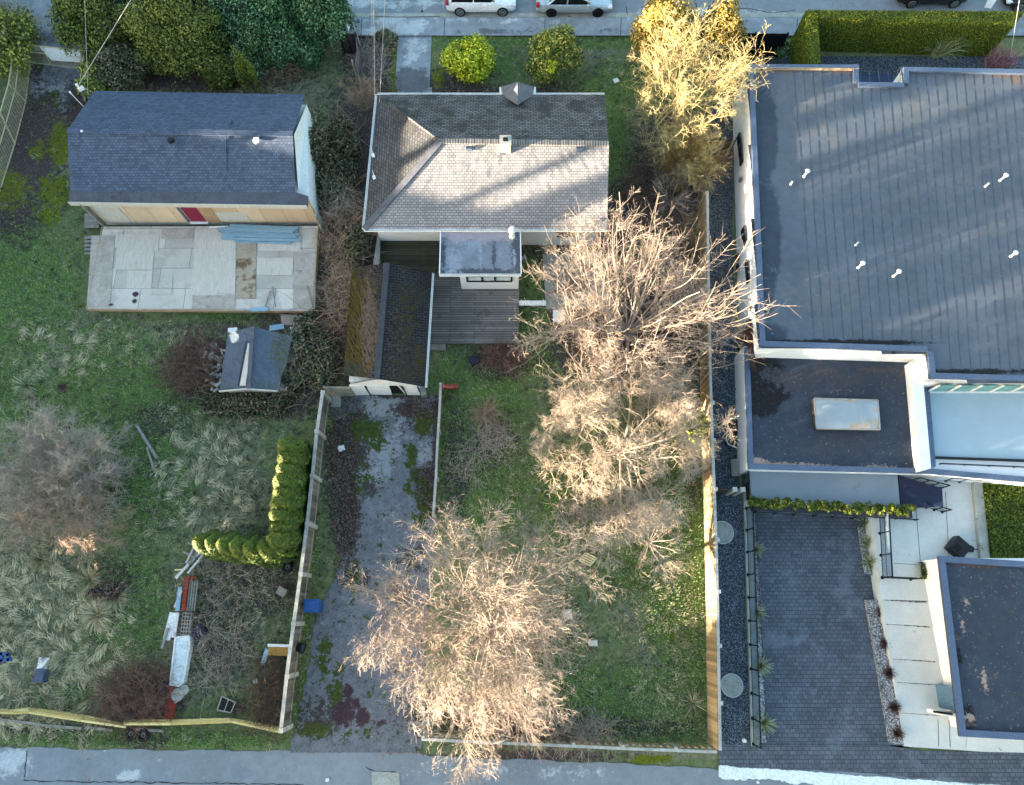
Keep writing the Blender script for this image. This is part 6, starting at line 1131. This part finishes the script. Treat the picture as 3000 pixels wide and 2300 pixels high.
# ivy and bramble between the houses
for px, py, rx_, ry_, h_, n, lb in ((930,480,1.0,2.2,2.2,7000,'ivy mound climbing the gable end of the blue shingled house'), (985,560,1.6,2.6,1.4,7000,'dark ivy thicket between the two houses'), (1010,420,1.2,1.6,1.2,4000,'leafy green thicket above the bramble gap'), (1050,730,.9,2.,1.0,3000,'sparse bramble patch beside the mossy deck'),
    (905,1010,1.0,2.0,1.3,6000,'ivy heap right of the old shed'), (850,1110,1.2,1.2,1.0,5000,'ivy heap at the lower right corner of the shed'), (730,1190,2.4,.9,.8,6000,'low ivy bank below the old shed'), (955,1080,.8,2.2,1.2,5000,'ivy along the top of the long grey fence'), (1130,135,.8,1.0,.6,1500,'ground ivy beside the front path')):
    c = P(px, py, 0); t = thing('ivy_thicket', lb, 'ivy', c); m = MB(); foliage(m, (c[0], c[1], .2), (rx_, ry_, h_), int(n*1.3), .075, 26, .36, (0, 1)); m.build('foliage', lf_ivy, t)
    T, r = canes(c, (rx_*.9, ry_*.9), 70, (.8, 2.), .011, (h_*.3, h_*.8), (5, 60)); m = MB(); m.tubes(T, r, 3); m.build('stems', m_twigT, t)
for px, py, rx_, ry_, n, h_, mat, lb in ((1010,690,1.2,3.0,500,.9,m_twigT,'tall tan bramble tangle right of the plywood platform'), (1010,900,.9,1.8,420,1.5,m_twigT,'orange brown vines piled on the garage eave'), (975,1000,.9,2.4,260,.8,m_twigB,'brown bramble stems beside the garage'), (1000,620,.8,1.2,220,1.2,m_twigG,'grey stems above the tan bramble tangle'),
    (800,200,2.0,1.3,500,.5,m_twigT,'pale dry weeds behind the blue shingled roof'), (1090,200,1.0,1.4,260,.4,m_twigG,'dry stems beside the front path'), (575,1075,1.5,1.5,520,.6,m_twigR,'red brown brush pile left of the old shed'), (410,2030,1.7,1.3,700,.7,m_twigR,'red brown cane thicket beside the rust red plank'), (800,2030,.9,1.6,520,.6,m_twigB,'dark bramble heap below the torn sofa'),
    (1478,1052,1.1,.5,420,.4,m_twigR,'brown brush pile along the lower edge of the big deck'), (1450,1285,.9,.7,150,.3,m_twigG,'heap of cut grey branches on the back lawn'), (1370,1360,1.0,1.0,90,.2,m_twigG,'scattered cut twigs right of the low rusty fence'), (1425,1216,.3,.3,120,.4,m_twigT,'small round clump of dead stems on the back lawn'), (1700,2140,1.4,.5,260,.5,m_twigG,'dry stalks against the picket fence'),
    (1520,2140,2.2,.6,360,.6,m_twigB,'brown undergrowth at the left part of the picket fence'), (1830,1000,3.2,1.8,900,1.0,m_twigR,'red brown suckers spreading below the cherry'), (1900,560,1.8,1.6,350,.8,m_twigB,'brown stems below the lichen shrub'), (2010,880,.9,3.0,500,1.0,m_twigB,'dark brown hedge stems along the tan fence'), (1750,1500,2.2,1.2,300,.4,m_twigG,'grey twigs on the ground above the yellow pallet'), (660,1680,1.8,1.3,160,.2,m_twigG,'grey dead weeds in the bare plot below the cedars'), (620,1900,2.,2.,260,.2,m_twigG,'grey dead weeds in the middle of the bare plot')):
    c = P(px, py, 0); T, r = canes(c, (rx_, ry_), n, (.5, 1.5), .011, (0, h_), (0, 75), droop=.5, wob=.22); m = MB(); m.tubes(T, r, 3, rng.random(n)); T2, r2 = grow(T, r, n=3, lo=.25, hi=.55, ang=(25, 65), K=4, rmin=.007, wob=.2); m.tubes(T2, r2, 3, rng.random(len(T2)))
    nm = 'brush_pile' if 'pile' in lb or 'heap' in lb else 'bramble' if 'bramble' in lb or 'vine' in lb else 'dry_stems'; tag(m.build(nm, mat), lb, nm.replace('_', ' '))
# leaf litter in the brambles and debris pile chunks
m = MB(); Cs = []
for px, py, rx_, ry_, n in ((1000,1330,40,90,2600), (1010,1500,36,110,2600), (1010,1200,50,40,700), (1230,1200,50,26,700), (1250,1420,30,60,700), (590,1080,90,90,1800), (160,330,90,120,2000), (60,640,60,80,900), (1900,820,200,200,3000), (1960,1000,110,140,1600), (1280,2090,80,60,900), (420,2040,90,60,900), (1110,280,60,80,900), (960,700,60,200,1600), (690,2070,30,20,300), (1160,560,0,0,0), (1650,560,0,0,0), (1200,2080,60,60,300), (1320,260,40,20,300), (1010,1660,30,60,600)):
    if not n: continue
    a_ = rng.uniform(0, 6.28, n); q = np.sqrt(rng.random(n))*1.15; X = px+rx_*q*np.cos(a_); Y = py+ry_*q*np.sin(a_)
    u = (X-1500)/F; v = (1150-Y)/F; tt = (H-.05)/(math.cos(TH)-v*math.sin(TH)); Cs.append(np.c_[u*tt, (v*math.cos(TH)+math.sin(TH))*tt, rng.uniform(.03, .1, n)])
C = np.vstack(Cs); V, Fq = quads(C, unit(rng.normal(0, .5, C.shape)+[0, 0, 1]), .036, .7); m.add(V, Fq, np.repeat(rng.random(len(C)), 4)); tag(m.build('leaf_litter', lf_brown), 'brown fallen leaves scattered over the driveway edge and under the bushes', 'leaves', kind='stuff')
t = thing('rubble_pile', 'heap of broken grey shingles and boards against the old shed', 'rubble', P(630, 1080, 0))
for i in range(46):
    a_ = rng.uniform(0, 6.28); q = math.sqrt(rng.random()); c = P(632+38*q*math.cos(a_), 1080+75*q*math.sin(a_), .2+.35*(1-q)); m = MB(); m.box(c, (rng.uniform(.12, .55), rng.uniform(.06, .2), .03), rng.uniform(0, 3), .5, rng.normal(0, .3), rng.normal(0, .3)); m.build('shard', (m_timber, m_plyD, m_plyP, m_rail)[i % 4], t)
# golden cedars
cp = None
pos = [(886+ (i-4)*-3.5, 1345+i*31.5) for i in range(9)]; names9 = ('topmost', 'second', 'third', 'fourth', 'fifth', 'sixth', 'seventh', 'eighth', 'lowest')
def cedar(x, y, s_, label):
    c = P(x, y, 0); t = thing('golden_cedar', label, 'cedar', c, 'golden cedars in two rows'); n = 2600; z = rng.random(n)**.8; a_ = rng.uniform(0, 6.28, n)
    rr2 = .62*(1-z**2.2)**.75*(.86+.14*np.sin(a_*5+z*9+x))*rng.uniform(.9, 1.06, n)+.05; X = np.c_[c[0]+s_*rr2*np.cos(a_), c[1]+s_*rr2*np.sin(a_), .1+z*3.1*s_]
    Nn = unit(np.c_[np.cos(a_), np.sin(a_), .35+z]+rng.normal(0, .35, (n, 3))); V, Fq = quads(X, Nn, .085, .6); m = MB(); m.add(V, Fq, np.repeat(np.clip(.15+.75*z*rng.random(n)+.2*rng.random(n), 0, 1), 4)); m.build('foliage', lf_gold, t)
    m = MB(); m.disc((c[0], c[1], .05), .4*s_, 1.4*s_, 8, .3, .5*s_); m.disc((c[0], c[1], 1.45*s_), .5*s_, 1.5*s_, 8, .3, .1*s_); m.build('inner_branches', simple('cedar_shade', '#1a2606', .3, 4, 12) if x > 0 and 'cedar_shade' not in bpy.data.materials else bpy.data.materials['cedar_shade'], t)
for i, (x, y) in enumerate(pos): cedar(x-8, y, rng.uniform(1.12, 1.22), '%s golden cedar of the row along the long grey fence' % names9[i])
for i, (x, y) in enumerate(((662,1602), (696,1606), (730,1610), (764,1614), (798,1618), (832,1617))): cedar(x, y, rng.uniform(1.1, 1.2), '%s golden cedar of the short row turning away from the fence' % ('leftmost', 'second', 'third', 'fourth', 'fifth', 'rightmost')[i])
# ---------------------------------------------------------------- grass
def wpos(px, py, z=.0):
    u = (px-1500)/F; v = (1150-py)/F; tt = (H-z)/(math.cos(TH)-v*math.sin(TH)); return np.c_[u*tt, (v*math.cos(TH)+math.sin(TH))*tt, np.full(len(px), z)]
HARD = [[(100,1915),(145,1915),(145,2005),(95,2005)], [(478,1790),(562,1790),(560,2110),(480,2110)], [(640,960),(870,960),(820,1150),(640,1150)], [(625,1900),(700,1900),(0,0)] if 0 else [(0,0),(1,0),(0,1)], [(1010,1140),(1292,1140),(1232,2205),(850,2205),(930,1790),(1035,1400)], [(-50,2186),(3100,2200),(3100,2400),(-50,2400)], [(-100,-100),(3100,-100),(3100,108),(-100,108)], [(1155,100),(1270,100),(1268,285),(1155,285)], [(85,100),(250,100),(240,300),(100,300)], [(257,560),(940,560),(925,925),(250,925)], [(1250,790),(1530,790),(1524,1015),(1245,1015)], [(1090,270),(1785,270),(1785,720),(1090,720)], [(2065,-50),(3100,-50),(3100,2300),(2108,2300)], [(255,280),(890,280),(890,570),(255,570)], [(1060,700),(1360,700),(1360,860),(1060,860)], [(1010,780),(1262,780),(1240,1150),(1010,1150)], [(640,960),(850,960),(820,1150),(640,1150)]]
def scatter(n, blobs, zones=None, thr=.35):
    X = rng.uniform(-20, 2080, n); Y = rng.uniform(100, 2215, n); mk = blobmask(X, Y, blobs)+rng.normal(0, .18, n); k = mk > thr
    for h_ in HARD: k &= ~inpoly(X, Y, h_)
    return X[k], Y[k]
X, Y = scatter(260000, GREEN); n = len(X); b = wpos(X, Y); a_ = rng.uniform(0, 6.28, n); L = rng.uniform(.05, .17, n); d = np.c_[np.cos(a_), np.sin(a_)]
s_ = np.c_[-d[:,1], d[:,0]]*.02; tip = b+np.c_[d*L[:,None]*.7, L*.8]; V = np.stack([np.c_[b[:,:2]-s_, b[:,2]], np.c_[b[:,:2]+s_, b[:,2]], tip], 1).reshape(-1, 3)
m = MB(); m.add(V, np.arange(3*n).reshape(-1, 3), np.repeat(rng.random(n), 3)); tag(m.build('lawn_grass', lf_grass), 'short lush green grass over the yards', 'grass', kind='stuff')
def tufts(n, blobs, name, mat, label, nb, L, r_, comb=None, thr=.35, a=(0, 1), el=(15, 75), seedmask=None):
    X, Y = scatter(n, blobs, thr=thr); k = len(X); c = wpos(X, Y); base = np.repeat(c, nb, 0); N_ = len(base); a0 = np.repeat(rng.uniform(0, 6.28, k), nb)
    if comb is not None: a0 = np.repeat(comb(c[:,0], c[:,1]), nb)
    a_ = a0+rng.normal(0, .32 if comb is not None else 1.6, N_); e = np.radians(rng.uniform(el[0], el[1], N_)); d = np.stack([np.cos(a_)*np.cos(e), np.sin(a_)*np.cos(e), np.sin(e)], 1)
    p = base+np.c_[rng.normal(0, .1 if comb is not None else .03, (N_, 2)), np.zeros(N_)]; Ln = L*np.repeat(rng.uniform(.6, 1.3, k), nb)*rng.uniform(.6, 1.1, N_); pts = [p]
    for q in range(3): d = unit(d-np.array([0, 0, .42])*q); p = p+d*(Ln/3)[:,None]; pts.append(p)
    T = np.stack(pts, 1); T[..., 2] = np.maximum(T[..., 2], .01+.02*rng.random((N_, 1))); m = MB(); blades(m, T, np.array([1, 1, .8, .3])[None]*np.ones((N_, 1))*r_, np.clip(np.repeat(rng.uniform(a[0], a[1], k), nb)+rng.normal(0, .15, N_), 0, 1)); tag(m.build(name, mat), label, 'grass', kind='stuff')
swirl = lambda x, y: 2.6*np.sin(x*.9+1.3*np.sin(y*.7))+2.2*np.cos(y*1.1+x*.4)
tufts(11000, DRY, 'dry_grass', lf_dry, 'long pale dry grass combed over in tufts', 12, .2, .01, swirl)
W_ = [(120,1900,230,230,1.2), (80,1690,140,160,1), (640,1440,130,150,.9), (560,1380,110,130,.7), (190,1010,160,90,.5)]
tufts(9000, W_, 'straw_tufts', lf_straw, 'pale straw tufts lying over the weedy ground', 26, .42, .011, swirl, thr=.5, el=(8, 55))
rest = [(500,1400,700,900,.8), (1700,1500,500,900,.6), (1600,300,500,250,.7), (1400,1300,300,300,.5), (900,2160,200,60,.6), (250,650,250,160,.8), (900,300,200,250,.5)]
tufts(12000, rest, 'mixed_weeds', lf_weed, 'mixed grey green weeds between lawn and straw', 9, .22, .012, None, a=(0, .8), thr=.45)
X, Y = scatter(120000, rest, thr=.5); n = len(X); b = wpos(X, Y); a_ = rng.uniform(0, 6.28, n); L = rng.uniform(.04, .14, n); d = np.c_[np.cos(a_), np.sin(a_)]
s_ = np.c_[-d[:,1], d[:,0]]*.02; tip = b+np.c_[d*L[:,None]*.8, L*.7]; V = np.stack([np.c_[b[:,:2]-s_, b[:,2]], np.c_[b[:,:2]+s_, b[:,2]], tip], 1).reshape(-1, 3)
m = MB(); m.add(V, np.arange(3*n).reshape(-1, 3), np.repeat(rng.uniform(0, .6, n), 3)); tag(m.build('thin_grass', lf_grass), 'thin dull green grass between the weeds', 'grass', kind='stuff')
# larger grass clumps
for px, py, n, L, mat, lb in ((290,1800,420,.9,lf_straw,'large fountain of grey straw grass below the bare thicket'), (345,1745,300,.9,lf_straw,'smaller straw clump beside the brown bush'), (78,1130,260,.75,lf_yucca,'green and straw tussock at the upper left of the yard'), (88,1165,160,.5,lf_dry,'small dry tussock beside the green one'), (120,1640,260,.7,lf_dry,'pale tussock left of the gnarled tree'), (265,1700,260,.9,lf_dry,'dry tussock above the straw fountain'), (2030,2060,60,.7,lf_straw,'long straw stalks near the bottom of the tan fence'), (185,1135,120,.3,lf_maroon,'dark scorched tuft above the grey thicket')):
    tuftplant('grass_tussock', lb, 'grass clump', px, py, 0, n, L, .012, mat, rad=.18, el=(5, 80))
c = P(325, 1728, 0); m = MB(); foliage(m, (c[0], c[1], .3), (.9, .5, .5), 1500, .08); tag(m.build('brown_fern_clump', lf_brown), 'collapsed orange brown fern clump between the straw grasses', 'fern')
